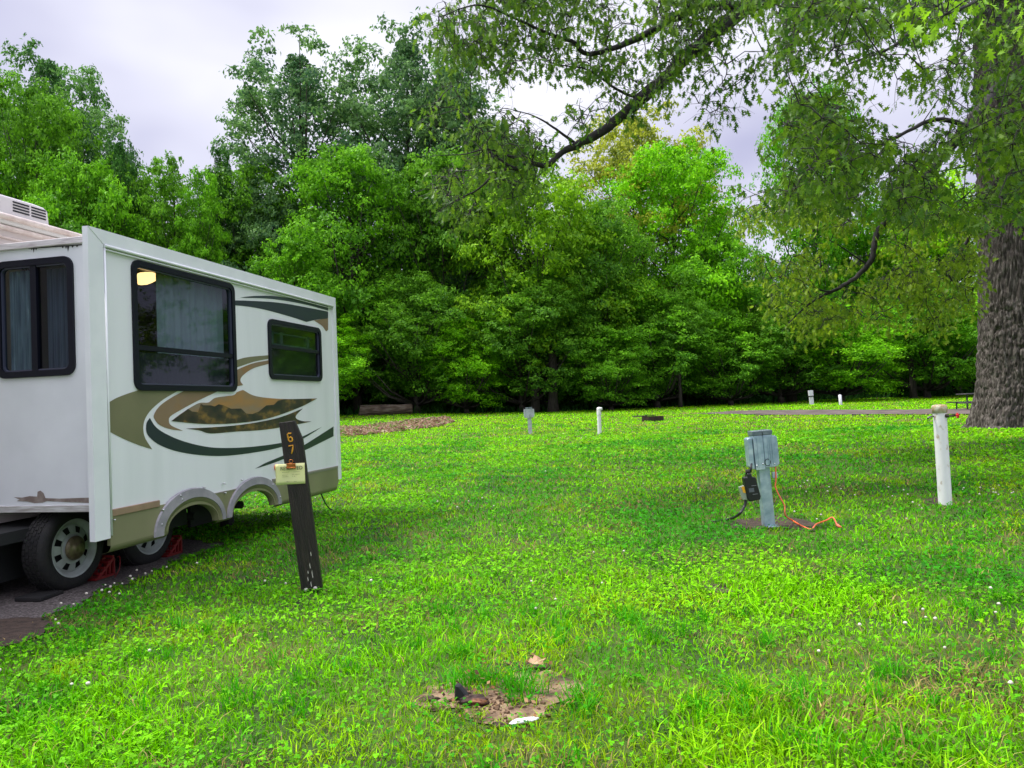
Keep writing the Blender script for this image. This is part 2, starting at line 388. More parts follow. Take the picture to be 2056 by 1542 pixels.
# clover: three round leaflets on a short stem
x, y = scatter(lambda r: 1500 * (3.5 / max(r, 3.5)) ** 1.4, 2.3, 26)
m_ = fbm(x * .7 + 3, y * .7, 71, 3); keep = (m_ > .55) | (rs.rand(len(x)) < .30); x, y = x[keep], y[keep]; n = len(x); print('clover', n)
r = np.hypot(x, y); hz = rs.uniform(.025, .06, n) + g(x, y); sz = rs.uniform(.0045, .0085, n) * np.maximum(1, r / 5) ** .7
Vs, Fs, Cs = [], [], []
th0 = rs.uniform(0, 6.28, n); tilt = rs.normal(0, .35, (n, 2))
q_ = np.clip(rs.rand(n, 1) * .6 + (fbm(x * .5, y * .5, 5, 3)[:, None] - .45) * 3, 0, 1); colc = (np.array([.035, .27, .006]) * (1 - q_) + np.array([.20, .55, .003]) * q_) * rs.uniform(.5, 1.5, (n, 1))
base = 0
for k in range(3):
    a = th0 + k * 2.094; cx = x + np.cos(a) * sz; cy = y + np.sin(a) * sz
    pts = []
    for q in range(5):
        t = a + math.pi + q * 2 * math.pi / 5; ox = np.cos(t) * sz * .95; oy = np.sin(t) * sz * .95
        lx = cx + ox - x; ly = cy + oy - y
        pts.append(np.stack([cx + ox, cy + oy, hz + lx * tilt[:, 0] + ly * tilt[:, 1]], 1))
    Vs.append(np.stack(pts, 1).reshape(-1, 3)); Fs.append(np.arange(n * 5).reshape(n, 5) + base); base += n * 5; Cs.append(np.repeat(colc, 5, 0))
tag(link('clover', np_mesh('clover', np.concatenate(Vs), np.concatenate(Fs), False, np.concatenate(Cs)), M_grass), 'dark green clover leaves growing through the lawn', 'clover', kind='stuff')

# white clover blossoms
spots = [(123, 1233), (148, 1228), (174, 1210), (212, 1190), (222, 1194), (230, 1190), (246, 1184), (266, 1181), (305, 1160), (335, 1156), (112, 1262), (118, 1272), (240, 1207), (220, 1205), (262, 1172), (275, 1163), (292, 1163), (396, 1142), (205, 1206)]
P = [ground_at(*s) for s in spots]
for cxp, cyp, nn, sx, sy in [(1980, 995, 14, 50, 14), (1640, 985, 8, 40, 12), (1790, 995, 6, 50, 10), (1800, 1370, 6, 160, 70), (1110, 880, 14, 60, 7), (560, 1010, 6, 70, 16),
                             (1720, 1040, 8, 90, 14), (900, 1010, 5, 120, 30), (1880, 1250, 5, 60, 20), (600, 1180, 5, 60, 10), (200, 1400, 4, 100, 60), (1300, 960, 5, 120, 20), (1090, 1180, 6, 150, 40)]:
    for _ in range(nn): P.append(ground_at(min(2056, max(0, random.gauss(cxp, sx))), random.gauss(cyp, sy)))
mb = MB()
for p in P:
    h = random.uniform(.05, .085); r_ = random.uniform(.008, .013); c = p + Vector((0, 0, h)); dd = max(1, p.y / 9)
    r_ *= dd ** .5
    prof = [(r_ * math.sin(t) * random.uniform(.85, 1.1), c.z + -r_ * math.cos(t) * .85) for t in (.3, .9, 1.5, 2.1, 2.7)]
    mb.lathe(prof + [(.0005, c.z + r_ * .8)], 7, Matrix.Translation((c.x, c.y, 0)))
M_bloss = mat('clover blossom', (.72, .72, .62), .8, var=(.5, .42, .34), vscale=180)
tag(mb.build('clover_blossoms', M_bloss), 'small white clover blossoms dotted over the lawn', 'flowers', kind='stuff')

# leaf litter in front of the log
def litter(name, px_poly, n, label, cols, size=.07):
    P = np.array([(p.x, p.y) for p in (ground_at(*q) for q in px_poly)]); x0, y0 = P.min(0); x1, y1 = P.max(0)
    x = rs.uniform(x0, x1, n * 3); y = rs.uniform(y0, y1, n * 3); k = inside(x, y, P) & (fbm(x * .5, y * .5, 81, 3) + rs.uniform(-.22, .22, n * 3) > .42); x, y = x[k][:n], y[k][:n]; n = len(x)
    z = g(x, y) + rs.uniform(.03, .10, n); a = rs.uniform(0, 6.28, n); s = rs.uniform(.6, 1.3, n) * size
    d = np.stack([np.cos(a), np.sin(a), rs.uniform(-.7, .7, n)], 1) * s[:, None]; e = np.stack([-np.sin(a), np.cos(a), rs.uniform(-.9, .9, n)], 1) * (s * .6)[:, None]
    c = np.stack([x, y, z], 1); V = np.stack([c - d, c - e, c + d, c + e], 1).reshape(-1, 3)
    cc = np.array(cols)[rs.randint(0, len(cols), n)] * rs.uniform(.6, 1.3, (n, 1))
    tag(link(name, np_mesh(name, V, np.arange(n * 4).reshape(n, 4), False, np.repeat(cc, 4, 0)), M_grass), label, 'leaf litter', kind='stuff')
litter('leaf_litter', [(640, 862), (700, 858), (780, 851), (840, 843), (900, 839), (912, 848), (880, 858), (800, 868), (700, 878), (640, 882)], 9000, 'brown dead leaves raked over the far lawn before the log',
       [(.28, .16, .10), (.36, .23, .15), (.16, .09, .06), (.42, .31, .22), (.12, .26, .02)], .10)
litter('leaf_litter', [(845, 1415), (870, 1370), (960, 1330), (1080, 1325), (1150, 1360), (1150, 1440), (1080, 1475), (960, 1480), (880, 1450)], 120, 'few dry leaf scraps around the bare soil patch',
       [(.25, .12, .05), (.10, .05, .03), (.32, .2, .1)], .013)

# ------------------------------------------------------------------ travel trailer
M_white = mat('white gel coat', (.80, .81, .83), .34, var=(.70, .72, .73), vscale=1.1, detail=9, coat=.1, lo=.42, hi=.9, stretch=(4, 4, .5))
M_trim = mat('white aluminium trim', (.82, .83, .85), .35, var=(.74, .76, .78), vscale=3, detail=8)
M_old = mat('weathered white end wall', (.76, .78, .81), .4, var=(.68, .70, .73), vscale=2, detail=9)
M_beige = mat('old beige wall', (.62, .56, .53), .5, var=(.56, .49, .46), vscale=3, detail=8)
M_cream = mat('cream rail', (.66, .58, .52), .45, var=(.50, .40, .35), vscale=9)
M_roof = mat('rubber roof', (.6, .58, .55), .8)
M_black = mat('black rubber frame', (.004, .005, .012), .38, spec=.25)
M_dark = mat('dark underbody', (.012, .013, .014), .8)
M_int = mat('dark interior', (.012, .013, .018), .9)
M_curt = mat('grey curtain', (.30, .36, .37), .9, var=(.22, .27, .29), vscale=4, stretch=(3, 3, .4))
M_glass = glass_mat('window glass')
M_glassd = glass_mat('dark window glass', alpha=.5)
M_tan = mat('tan drip rail', (.33, .22, .14), .4, var=(.27, .18, .12), vscale=8)
M_olive = mat('olive skirt plastic', (.235, .225, .125), .42, var=(.19, .185, .10), vscale=2)
M_arch = mat('grey arch flare', (.33, .31, .33), .5, var=(.24, .23, .25), vscale=7, detail=9)
M_dol = mat('olive decal', (.20, .19, .10), .35, var=(.16, .155, .08), vscale=2)
M_dbr = ramp_mat('brown decal', [(.3, (.22, .14, .075)), (.55, (.25, .17, .10)), (.7, (.30, .15, .04))], 2.4, .4)
M_dnv = mat('navy decal', (.013, .022, .032), .3)
M_dsky = ramp_mat('sunset decal', [(.32, (.21, .20, .18)), (.5, (.30, .19, .09)), (.68, (.42, .20, .05))], 2.2, .4, stretch=(.6, 1, 2))
M_dmt = ramp_mat('mountain decal', [(.38, (.018, .017, .015)), (.52, (.05, .036, .02)), (.66, (.26, .15, .035))], 4.5, .4, stretch=(1, 1, 1.6), detail=6)
M_steel = mat('screw steel', (.6, .6, .6), .3, 1)
M_tyre = mat('tyre rubber', (.007, .007, .008), .8, var=(.014, .013, .012), vscale=12, bump=.3, bscale=60)
M_rim = mat('painted wheel rim', (.42, .46, .46), .45, var=(.30, .32, .31), vscale=8)
M_hub = mat('tarnished hub cap', (.20, .17, .09), .45, .4, var=(.09, .07, .04), vscale=20)

TR = empty('travel_trailer', P0, (0, 0, RZ), 'white travel trailer with extended slide-out and olive swoosh graphics', 'trailer')
s_far = rv(678, 800)[0]; zt_n = rv(165, 448)[1]; 
s_n = rv(178, 700)[0]
z_top = (rv(400, 450 + (400 - 165) * .2966)[1]); z_bot = rv(193, 1087)[1]; z_seam = rv(450, 987)[1]
z_skb = rv(300, 1074)[1]; z_farb = rv(680, 962)[1]
print('rv', s_n, s_far, zt_n, z_top, z_bot, z_seam, z_skb, z_farb, 'P0', P0)
DEP = 1.2
T = .03
z_box = rve(80, 490.5, .1)[1]; z_boxb = rve(80, 1018, .1)[1]
print('box', z_box, z_boxb, 'end win', rve(-5, 640, .1), rve(150, 640, .1))

def rrect(x0, x1, z0, z1, r, n=7):
    o = []
    for cx, cz, a0 in ((x1 - r, z1 - r, 0), (x0 + r, z1 - r, 90), (x0 + r, z0 + r, 180), (x1 - r, z0 + r, 270)):
        for k in range(n): t = R(a0 + 90 * k / (n - 1)); o.append((cx + r * math.cos(t), cz + r * math.sin(t)))
    return o
def wall_mesh(name, outline, holes, fn, thick_fn, m, parent):
    """flat panel with holes; fn(a, b, off) -> local point; off = 0 front, 1 back"""
    bm = bmesh.new(); edges = []
    loops = [outline] + holes
    for L in loops:
        vs = [bm.verts.new(fn(a, b, 0)) for a, b in L]
        edges += [bm.edges.new((vs[i], vs[(i + 1) % len(vs)])) for i in range(len(vs))]
    bmesh.ops.triangle_fill(bm, use_beauty=True, use_dissolve=False, edges=edges)
    for L in loops:
        a = [bm.verts.new(fn(p, q, 0)) for p, q in L]; b = [bm.verts.new(fn(p, q, 1)) for p, q in L]
        for i in range(len(L)): bm.faces.new((a[i], a[(i + 1) % len(L)], b[(i + 1) % len(L)], b[i]))
    me = bpy.data.meshes.new(name); bm.to_mesh(me); bm.free(); return link(name, me, m, parent)
def ring(outer, inner, fn, o0, o1, name, m, parent):
    """frame between two outlines of equal length, from offset o0 to o1"""
    n = len(outer); vs = []
    for L, o in ((outer, o0), (outer, o1), (inner, o1), (inner, o0)): vs += [fn(a, b, o) for a, b in L]
    fs = [[k * n + i, k * n + (i + 1) % n, ((k + 1) % 4) * n + (i + 1) % n, ((k + 1) % 4) * n + i] for k in range(4) for i in range(n)]
    return MB().add(vs, fs).build(name, m, parent)
FO = lambda s, z, o: Vector((s, o, z))                 # outer face: o metres inboard
EN = lambda d, z, o: Vector((.10 + o, d, z))           # end wall
Z3 = lambda L: [(180 + a / 3.954, 760 + b / 3.954) for a, b in L]
Z2 = lambda L: [(180 + a / 3.954, 480 + b / 3.954) for a, b in L]
# big window, small window from their edges in the picture
bw = (rv(265, 650)[0], rv(471, 680)[0], rv(370, 785.5)[1], rv(360, 544)[1])
sw = (rv(538, 700)[0], rv(643.5, 710)[0], rv(596, 764)[1], rv(588, 649)[1])
ew = (rve(150.5, 640, .1)[0], rve(-6, 640, .1)[0], rve(75, 757, .1)[1], rve(75, 520, .1)[1])
print('windows', bw, sw, ew)
bwo, swo, ewo = rrect(*bw, .09), rrect(*sw, .07), rrect(*ew, .09)
def shrink(w_, k): return (w_[0] + k, w_[1] - k, w_[2] + k, w_[3] - k)
holes = [rrect(*shrink(bw, .02), .08), rrect(*shrink(sw, .02), .06)]
slide = empty('slide_out', parent_loc := (0, 0, 0)); slide.parent = TR
s_in = rv(200, 800)[0]
wall_mesh('outer_wall', [(.0, z_bot + .02), (s_far - .02, z_bot + .02), (s_far - .02, z_top - .01), (.0, z_top - .01)], [], lambda s, z, o: Vector((s, o, z)), None, M_white, slide) if False else None
zlow = z_seam - .02
wall_mesh('outer_wall', [(s_n + .02, zlow), (s_far - .02, zlow), (s_far - .02, z_top - .02), (s_n + .02, z_top - .02)], holes, lambda s, z, o: Vector((s, o * T, z)), None, M_white, slide)
wall_mesh('end_wall', [(.031, z_boxb), (DEP, z_boxb), (DEP, z_box), (.031, z_box)], [rrect(*shrink(ew, .02), .08)], lambda d, z, o: Vector((.10 + o * T, d, z)), None, M_old, slide)
mb = MB(); mb.box(.131, s_far - .15, .03, DEP, z_box - .04, z_box); mb.build('slide_roof', M_roof, slide)
mb = MB(); mb.box(.10, s_far - .15, .05, DEP, z_boxb - .03, z_boxb - .002); mb.build('slide_floor', M_dark, slide)
mb = MB(); mb.box(s_far - .18, s_far - .15, .031, DEP, z_boxb, z_box - .042); mb.build('rear_wall', M_old, slide)
mb = MB(); mb.box(.5, s_far - .3, DEP - .05, DEP - .02, z_boxb + .02, z_box - .05); mb.build('interior_wall', M_int, slide)
# trims: mitred flange round the outer face
def trimprism(poly, t0, t1, name):
    MB().prism(poly, t0, t1).build(name, M_trim, slide)
tw = .17; th = z_top - rv(400, 543)[1]; print('top trim', th)
ti = z_top - max(.12, min(.3, th))
trimprism([(s_n, z_top), (s_far, z_top), (s_far - .10, ti), (s_n + tw, ti)], -.022, .03, 'top_trim')
trimprism([(s_n, z_top - .001), (s_n + tw - .001, ti), (s_n + tw - .001, z_bot), (s_n, z_bot)], -.019, .035, 'corner_trim')
trimprism([(s_far, z_top - .001), (s_far, z_farb), (s_far - .095, z_farb), (s_far - .099, ti)], -.019, .035, 'rear_trim')
mb = MB(); mb.tube([(s_n + tw + .005, -.024, ti - .012), (s_far - .10, -.024, ti - .012)], .014, 8); mb.tube([(s_n + tw + .005, -.02, ti - .042), (s_far - .10, -.02, ti - .042)], .006, 6)
mb.build('drip_gutter', M_trim, slide)
mb = MB(); mb.tube([(s_n + tw + .014, -.018, ti - .03), (s_n + tw + .014, -.018, z_bot + .02)], .010, 6); mb.build('corner_bead', M_trim, slide)
# end wall rails and flaked paint
M_flake = ramp_mat('bare flaking wood', [(.35, (.30, .25, .22)), (.6, (.20, .15, .13))], 14, .8)
mb = MB(); mb.box(.085, .13, .03, DEP, z_boxb - .045, z_boxb + .012, bev=.004); mb.build('bottom_rail', mat('scuffed rail', (.62, .62, .6), .5, var=(.35, .32, .3), vscale=14, stretch=(1, .4, 6)), slide)
mb = MB(); mb.box(.075, .14, .03, DEP, z_box - .028, z_box + .03, bev=.006); mb.build('top_rail', mat('stained cream rail', (.66, .62, .62), .5, var=(.40, .34, .35), vscale=11, stretch=(1, .5, 5), lo=.5, hi=.7), slide)
def blob(fn, pts, name, m, parent, off):
    poly = [fn(a, b, off) for a, b in pts]; return MB().add(poly, [list(range(len(poly)))]).build(name, m, parent)
fl = [(188, 1010), (188, 998), (184, 985), (181, 984), (180, 999), (150, 1000), (120, 1001), (92, 1000), (88, 990), (82, 985), (76, 987), (75, 997), (60, 996), (45, 999), (28, 998), (40, 1003), (34, 1006), (55, 1007), (70, 1010), (86, 1009), (95, 1006), (130, 1008), (160, 1009)]
blob(EN, [rve(a, b, .1) for a, b in fl], 'flaked_patch', M_flake, slide, -.003)
mb = MB()
for (px, py, L) in [(68, 497, 11), (73, 498, 5), (64, 497, 6), (137, 494, 12), (133, 494, 6), (126, 495, 4), (155, 493, 4), (146, 494, 4)]:
    a = [rve(px - 2, py, .1), rve(px + 3, py - .3, .1), rve(px + 1, py + L * .5, .1), rve(px, py + L, .1)]
    mb.add([EN(p, q, -.003) for p, q in a], [[0, 1, 2, 3]])
a = [rve(*q, .1) for q in [(58, 497.5), (165, 490.5), (165, 492.5), (110, 496.5), (58, 500)]]; mb.add([EN(p, q, -.0035) for p, q in a], [[0, 1, 2, 3, 4]])
mb.build('mildew_streak', mat('mildew', (.035, .03, .035), .8), slide)

def window(name, w_, fn, split, parent, curtains, glass=M_glass, lab=None, hsplit=True):
    f = ring(rrect(*w_, .09), rrect(*shrink(w_, .055), .05), fn, -.022, .04, name, M_black, parent)
    if lab: f['label'] = lab
    ring(rrect(*shrink(w_, .0555), .05), rrect(*shrink(w_, .068), .042), fn, -.006, .03, 'gasket', mat('gasket', (.05, .055, .09), .3), f)
    i = shrink(w_, .05)
    vs = [fn(a, b, .012) for a, b in rrect(*i, .05)]; MB().add(vs, [list(range(len(vs)))]).build('pane', glass, f)
    if hsplit: pts = [fn(i[0], split - .022, -.012), fn(i[1], split - .022, -.012), fn(i[1], split + .022, -.012), fn(i[0], split + .022, -.012), fn(i[0], split - .022, .03), fn(i[1], split - .022, .03), fn(i[1], split + .022, .03), fn(i[0], split + .022, .03)]
    else: pts = [fn(split - .03, i[2], -.012), fn(split + .03, i[2], -.012), fn(split + .03, i[3], -.012), fn(split - .03, i[3], -.012), fn(split - .03, i[2], .03), fn(split + .03, i[2], .03), fn(split + .03, i[3], .03), fn(split - .03, i[3], .03)]
    MB().add(pts, [[0, 1, 2, 3], [7, 6, 5, 4], [0, 4, 5, 1], [1, 5, 6, 2], [2, 6, 7, 3], [3, 7, 4, 0]]).build('mullion', M_black, f)
    for (a0, a1, b0, b1, off, m) in curtains:
        vs, k = [], 40
        for q in range(k + 1):
            a = a0 + (a1 - a0) * q / k; o = off + .015 * math.sin(q * 1.35) + .008 * math.sin(q * .6)
            vs += [fn(a, b0, o), fn(a, b1, o)]
        MB().add(vs, [[2 * q, 2 * q + 1, 2 * q + 3, 2 * q + 2] for q in range(k)], True).build('curtain', m, f)
    return f
spl = rv(370, 706)[1]
window('window', bw, FO, spl, slide, [(rv(337, 650)[0], bw[1] - .05, spl - .02, bw[3], .12, M_curt), (bw[0] + .02, rv(289, 650)[0], spl - .05, bw[3], .12, M_curt), (bw[0] + .1, bw[1] - .06, bw[2], spl - .03, .10, mat('dark screen', (.03, .035, .045), .9))], lab='large window with a lit lamp inside')
spl2 = rv(590, 701)[1]
fw = window('window', sw, FO, spl2, slide, [], M_glassd, lab='small rear window')
mb = MB()
for a in (562, 580, 632):
    s1 = rv(a, 685)[0]; mb.box(s1 - .03, s1 + .03, .10, .14, spl2 + .02, sw[3] - .12)
mb.box(rv(556, 685)[0], rv(640, 685)[0], .10, .13, spl2 + .03, spl2 + .06); mb.box(rv(556, 685)[0], rv(640, 685)[0], .10, .13, sw[3] - .15, sw[3] - .13)
mb.build('inner_sash', mat('sash', (.35, .42, .46), .4), fw)
M_curt2 = ramp_mat('damp blue curtain', [(.35, (.12, .17, .23)), (.6, (.24, .31, .37)), (.75, (.6, .66, .7))], 6, .9, stretch=(1, 4, .5), detail=10)
espl = rve(70, 640, .1)[0]
window('window', ew, EN, espl, slide, [(espl + .06, rve(12, 640, .1)[0], ew[2] + .06, ew[3] - .08, .06, M_curt2), (ew[0] + .1, espl - .05, ew[2] + .06, ew[3] - .07, .10, mat('dark blue curtain', (.10, .13, .20), .9, var=(.06, .08, .13), vscale=5, stretch=(1, 4, .4)))], lab='sliding end window beaded with condensation', hsplit=False)
# lit wall lamp seen inside
lm = bpy.data.materials.new('lamp glow'); lm.use_nodes = True; pb = lm.node_tree.nodes['Principled BSDF']
pb.inputs['Emission Color'].default_value = (1, .56, .22, 1); pb.inputs['Emission Strength'].default_value = 2.2; pb.inputs['Base Color'].default_value = (.9, .7, .4, 1)
lp = rv(296, 556, .2)
lamp_px = Z2([(400, 272), (420, 264), (470, 266), (520, 280), (533, 294), (515, 322), (470, 348), (430, 364), (405, 360)])
lo = MB().prism([rv(*p, .2) for p in lamp_px], .15, .24).build('wall_lamp', lm, slide); lo['label'] = 'lit amber lamp behind the large window'
bv = lo.modifiers.new('bevel', 'BEVEL'); bv.width = .012; bv.segments = 3
MB().box(lp[0] - .08, lp[0] + .09, .18, .24, lp[1] + .055, lp[1] + .075).build('lamp_mount', M_int, slide)

# decals on the outer face
def decal(name, curves, m, off=-.0025, label=None):
    pts = []
    for c in curves:
        q = catmull(c, 6); pts += q if not pts else (q[1:] if abs(q[0][0] - pts[-1][0]) + abs(q[0][1] - pts[-1][1]) < 1e-6 else q)
    if abs(pts[0][0] - pts[-1][0]) + abs(pts[0][1] - pts[-1][1]) < 1e-6: pts.pop()
    L = [rv(*p) for p in pts]; L = [(max(s, s_n + tw + .005), z) for s, z in L]
    L = [(min(s, s_far - .1), z) for s, z in L]
    L2 = [L[0]]
    for p in L[1:]:
        if math.hypot(p[0] - L2[-1][0], p[1] - L2[-1][1]) > .001: L2.append(p)
    bm = bmesh.new(); vs = [bm.verts.new((s, off, z)) for s, z in L2]; f = bm.faces.new(vs); f.normal_update(); bmesh.ops.triangulate(bm, faces=[f])
    me = bpy.data.meshes.new(name); bm.to_mesh(me); bm.free(); o = link(name, me, m, slide)
    if label: o['label'] = label
    return o
decal('stripe_decal', [Z3([(120, 212), (200, 160), (300, 120), (400, 88)]), Z3([(400, 88), (698, 98)]), Z3([(698, 98), (585, 165), (500, 235), (455, 290), (430, 345), (424, 405), (440, 475), (495, 562)]), Z3([(495, 562), (380, 525), (250, 470), (125, 405)]), Z3([(125, 405), (120, 212)])], M_dol, label='olive crescent stripe')
decal('stripe_decal', [Z2([(1150, 965), (1250, 938), (1420, 922)]), Z2([(1420, 922), (1420, 950)]), Z2([(1420, 950), (1300, 975), (1150, 1025)]), Z2([(1150, 1025), (1150, 965)])], M_dol, -.0025, 'olive stripe between windows')
decal('stripe_decal', [Z3([(745, 100), (1030, 95)]), Z3([(1030, 95), (850, 180), (720, 250), (640, 300), (628, 340), (650, 375), (740, 415)]), Z3([(740, 415), (640, 402), (560, 372), (522, 335), (508, 290), (555, 218), (650, 150), (745, 100)])], M_dbr, label='brown crescent stripe')
decal('stripe_decal', [Z2([(1150, 1045), (1290, 988), (1420, 962)]), Z2([(1420, 962), (1420, 990)]), Z2([(1420, 990), (1300, 1025), (1220, 1078), (1195, 1120), (1217, 1160)]), Z2([(1217, 1160), (1150, 1172)]), Z2([(1150, 1172), (1150, 1045)])], M_dbr, label='brown stripe between windows')
decal('stripe_decal', [Z3([(476, 312), (450, 355), (449, 420), (480, 472), (560, 530), (700, 580), (900, 610), (1100, 612), (1350, 580), (1530, 541), (1680, 485), (1845, 383)]), Z3([(1845, 383), (1670, 468), (1530, 508), (1350, 535), (1150, 550), (950, 545), (750, 500), (600, 437), (520, 380), (476, 312)])], M_dnv, label='long navy crescent stripe')
decal('stripe_decal', [Z3([(1310, 717), (1400, 668), (1550, 605), (1690, 535), (1935, 380)]), Z3([(1935, 380), (1935, 458)]), Z3([(1935, 458), (1690, 578), (1550, 635), (1430, 680), (1310, 717)])], M_dnv, label='navy stripe tapering to the rear')
decal('mountain_decal', [Z3([(645, 338), (740, 268), (860, 197), (940, 190), (1000, 152), (1140, 132), (1168, 108), (1215, 90)]), Z3([(1215, 90), (1320, 140), (1530, 162), (1805, 158)]), Z3([(1805, 158), (1650, 235), (1400, 320), (1150, 355), (900, 360), (645, 338)])], M_dsky, label='sunset sky panel of the mountain decal')
ridge = [(645, 338), (740, 270), (778, 240), (810, 262), (858, 268), (880, 200), (900, 212), (960, 213), (990, 222), (1022, 204), (1060, 213), (1120, 240), (1200, 238), (1240, 278), (1290, 282), (1340, 262), (1400, 214), (1460, 208), (1492, 176), (1540, 166)]
rp = Z3(ridge)
o = decal('mountain_decal', [[a, b] for a, b in zip(rp[:-1], rp[1:])] + [Z3([(1540, 166), (1805, 158)]), Z3([(1805, 158), (1650, 235), (1400, 320), (1150, 355), (900, 360), (645, 338)])], M_dmt, -.0045, 'dark mountain range decal')
decal('mountain_decal', [Z3([(760, 397), (1000, 385), (1250, 360), (1500, 310), (1690, 238)]), Z3([(1690, 238), (1640, 290), (1640, 318), (1690, 338), (1762, 340)]), Z3([(1762, 340), (1640, 365), (1400, 405), (1150, 422), (960, 436), (870, 412), (760, 397)])], M_dmt, -.003, 'dark gold reflection strip under the mountains')
decal('stripe_decal', [Z2([(1140, 487), (1250, 489), (1500, 505), (1750, 548), (1892, 576)]), Z2([(1892, 576), (1892, 632)]), Z2([(1892, 632), (1800, 640), (1720, 658)]), Z2([(1720, 658), (1600, 618), (1400, 563), (1250, 535), (1140, 525)]), Z2([(1140, 525), (1140, 487)])], M_dnv, label='lower navy stripe at the top rear')
decal('stripe_decal', [Z2([(1190, 465), (1300, 452), (1450, 452), (1650, 477), (1892, 520)]), Z2([(1892, 520), (1892, 568)]), Z2([(1892, 568), (1700, 517), (1450, 476), (1190, 465)])], mat('slate decal', (.03, .05, .055), .35), label='upper slate stripe at the top rear')
decal('stripe_decal', [Z2([(1780, 645), (1892, 628)]), Z2([(1892, 628), (1892, 720)]), Z2([(1892, 720), (1875, 730), (1845, 690), (1780, 645)])], M_dbr, label='small tan stripe at the rear edge')

# skirt with two wheel arches
def arch(pl, pa, pr):
    a, b, c = rv(*pl), rv(*pa), rv(*pr); s0, s1 = a[0], c[0]
    return (s0 + s1) / 2, (s1 - s0) / 2, b[1]
A1o = arch((306, 1070), (388, 979), (450, 1030)); A2o = arch((453, 1030), (512, 957), (562, 1003))
A1i = arch((336, 1062), (399, 1011), (436, 1034)); A2i = arch((466, 1024), (516, 984), (549, 1008))
zb = rv(586, 1000)[1]; zb = (zb + z_skb) / 2; print('arches', A1o, A2o, A1i, A2i, 'zb', zb)
def arcpts(A, z0, n=18):
    return [(A[0] - A[1] * math.cos(t), z0 + (A[2] - z0) * math.sin(t)) for t in [math.pi * k / n for k in range(n + 1)]]
outl = [(s_n + .175, z_seam), (s_n + .175, zb)]
outl += arcpts(A1i, zb) + arcpts(A2i, zb) + [(s_far - .12, zb), (s_far - .1, zb + .03), (s_far - .1, z_seam)]
bm = bmesh.new(); vs = [bm.verts.new((s, -.012, z)) for s, z in outl]; f = bm.faces.new(vs); f.normal_update()
r_ = bmesh.ops.extrude_face_region(bm, geom=[f]); 
for v in [e for e in r_['geom'] if isinstance(e, bmesh.types.BMVert)]: v.co.y = .02
bmesh.ops.recalc_face_normals(bm, faces=bm.faces); bmesh.ops.triangulate(bm, faces=bm.faces[:])
me = bpy.data.meshes.new('skirt'); bm.to_mesh(me); bm.free(); skirt = link('skirt', me, M_olive, TR)
# rolled under lower edge of the skirt
for s0, s1 in ((s_n + .175, A1i[0] - A1i[1]), (A1i[0] + A1i[1], A2i[0] - A2i[1]), (A2i[0] + A2i[1], s_far - .12)):
    k = 8; vs = []; mb = MB()
    for q in range(k + 1):
        t = math.pi / 2 * q / k; vs += [(s0, -.012 + .09 * (1 - math.cos(t)), zb - .07 * math.sin(t)), (s1, -.012 + .09 * (1 - math.cos(t)), zb - .07 * math.sin(t))]
    mb.add(vs, [[2 * q, 2 * q + 1, 2 * q + 3, 2 * q + 2] for q in range(k)], True); mb.build('rolled_edge', M_olive, skirt)
for A_o, A_i in ((A1o, A1i), (A2o, A2i)):
    po, pi_ = arcpts(A_o, zb - .03, 24), arcpts(A_i, zb - .03, 24); vs = []
    k = len(po)
    for i in range(k):
        a, b = po[i], pi_[i]; m1 = (a[0] * .45 + b[0] * .55, a[1] * .45 + b[1] * .55)
        vs += [(a[0], -.012, a[1]), (a[0] * .96 + b[0] * .04, -.030, a[1] * .96 + b[1] * .04), (m1[0], -.036, m1[1]), (m1[0] * .93 + b[0] * .07, -.028, m1[1] * .93 + b[1] * .07), (b[0], .0, b[1]), (b[0], .06, b[1] - .002)]
    fa = MB().add(vs, [[6 * i + j, 6 * i + j + 1, 6 * (i + 1) + j + 1, 6 * (i + 1) + j] for i in range(k - 1) for j in range(3)], False).build('arch_flare', M_arch, skirt)
    fb = MB().add(vs, [[6 * i + j, 6 * i + j + 1, 6 * (i + 1) + j + 1, 6 * (i + 1) + j] for i in range(k - 1) for j in (3, 4)], True).build('arch_lip', M_olive, skirt)
mb = MB()
mb.box(s_n + .175, A1o[0] - A1o[1] * .84, -.022, .0, z_seam - .012, z_seam + .05, bev=.006); mb.build('drip_rail', M_tan, TR)
mb = MB(); mb.box(A1o[0] - A1o[1] * .6, s_far - .1, -.016, .0, z_seam - .004, z_seam + .006); mb.box(A2o[0] + A2o[1] * .7, s_far - .1, -.02, .0, z_seam + .006, z_seam + .03, bev=.004)
mb.build('drip_rail', mat('thin rail', (.26, .24, .2), .4), TR)
for px, py in [(224, 1044), (322, 1024), (319, 1053), (357, 995), (406, 979), (446, 971), (448, 990), (482, 964), (543, 973), (558, 998), (360, 1003)]:
    s, z = rv(px, py); mb = MB(); mb.lathe([(.009, 0), (.009, .022), (.007, .027), (.0, .029)], 10, Matrix.Translation((s, -.012, z)) @ Matrix.Rotation(math.pi / 2, 4, 'X')).build('screw', M_steel, skirt)
M_amber = mat('amber lens', (.75, .16, .01), .25)
s, z = rv(553, 939); mb = MB(); mb.lathe([(.04, 0), (.04, .02), (.03, .032), (.0, .036)], 18, Matrix.Translation((s + .01, -.001, z)) @ Matrix.Rotation(math.pi / 2, 4, 'X')); mb.build('marker_lamp', M_amber, TR)

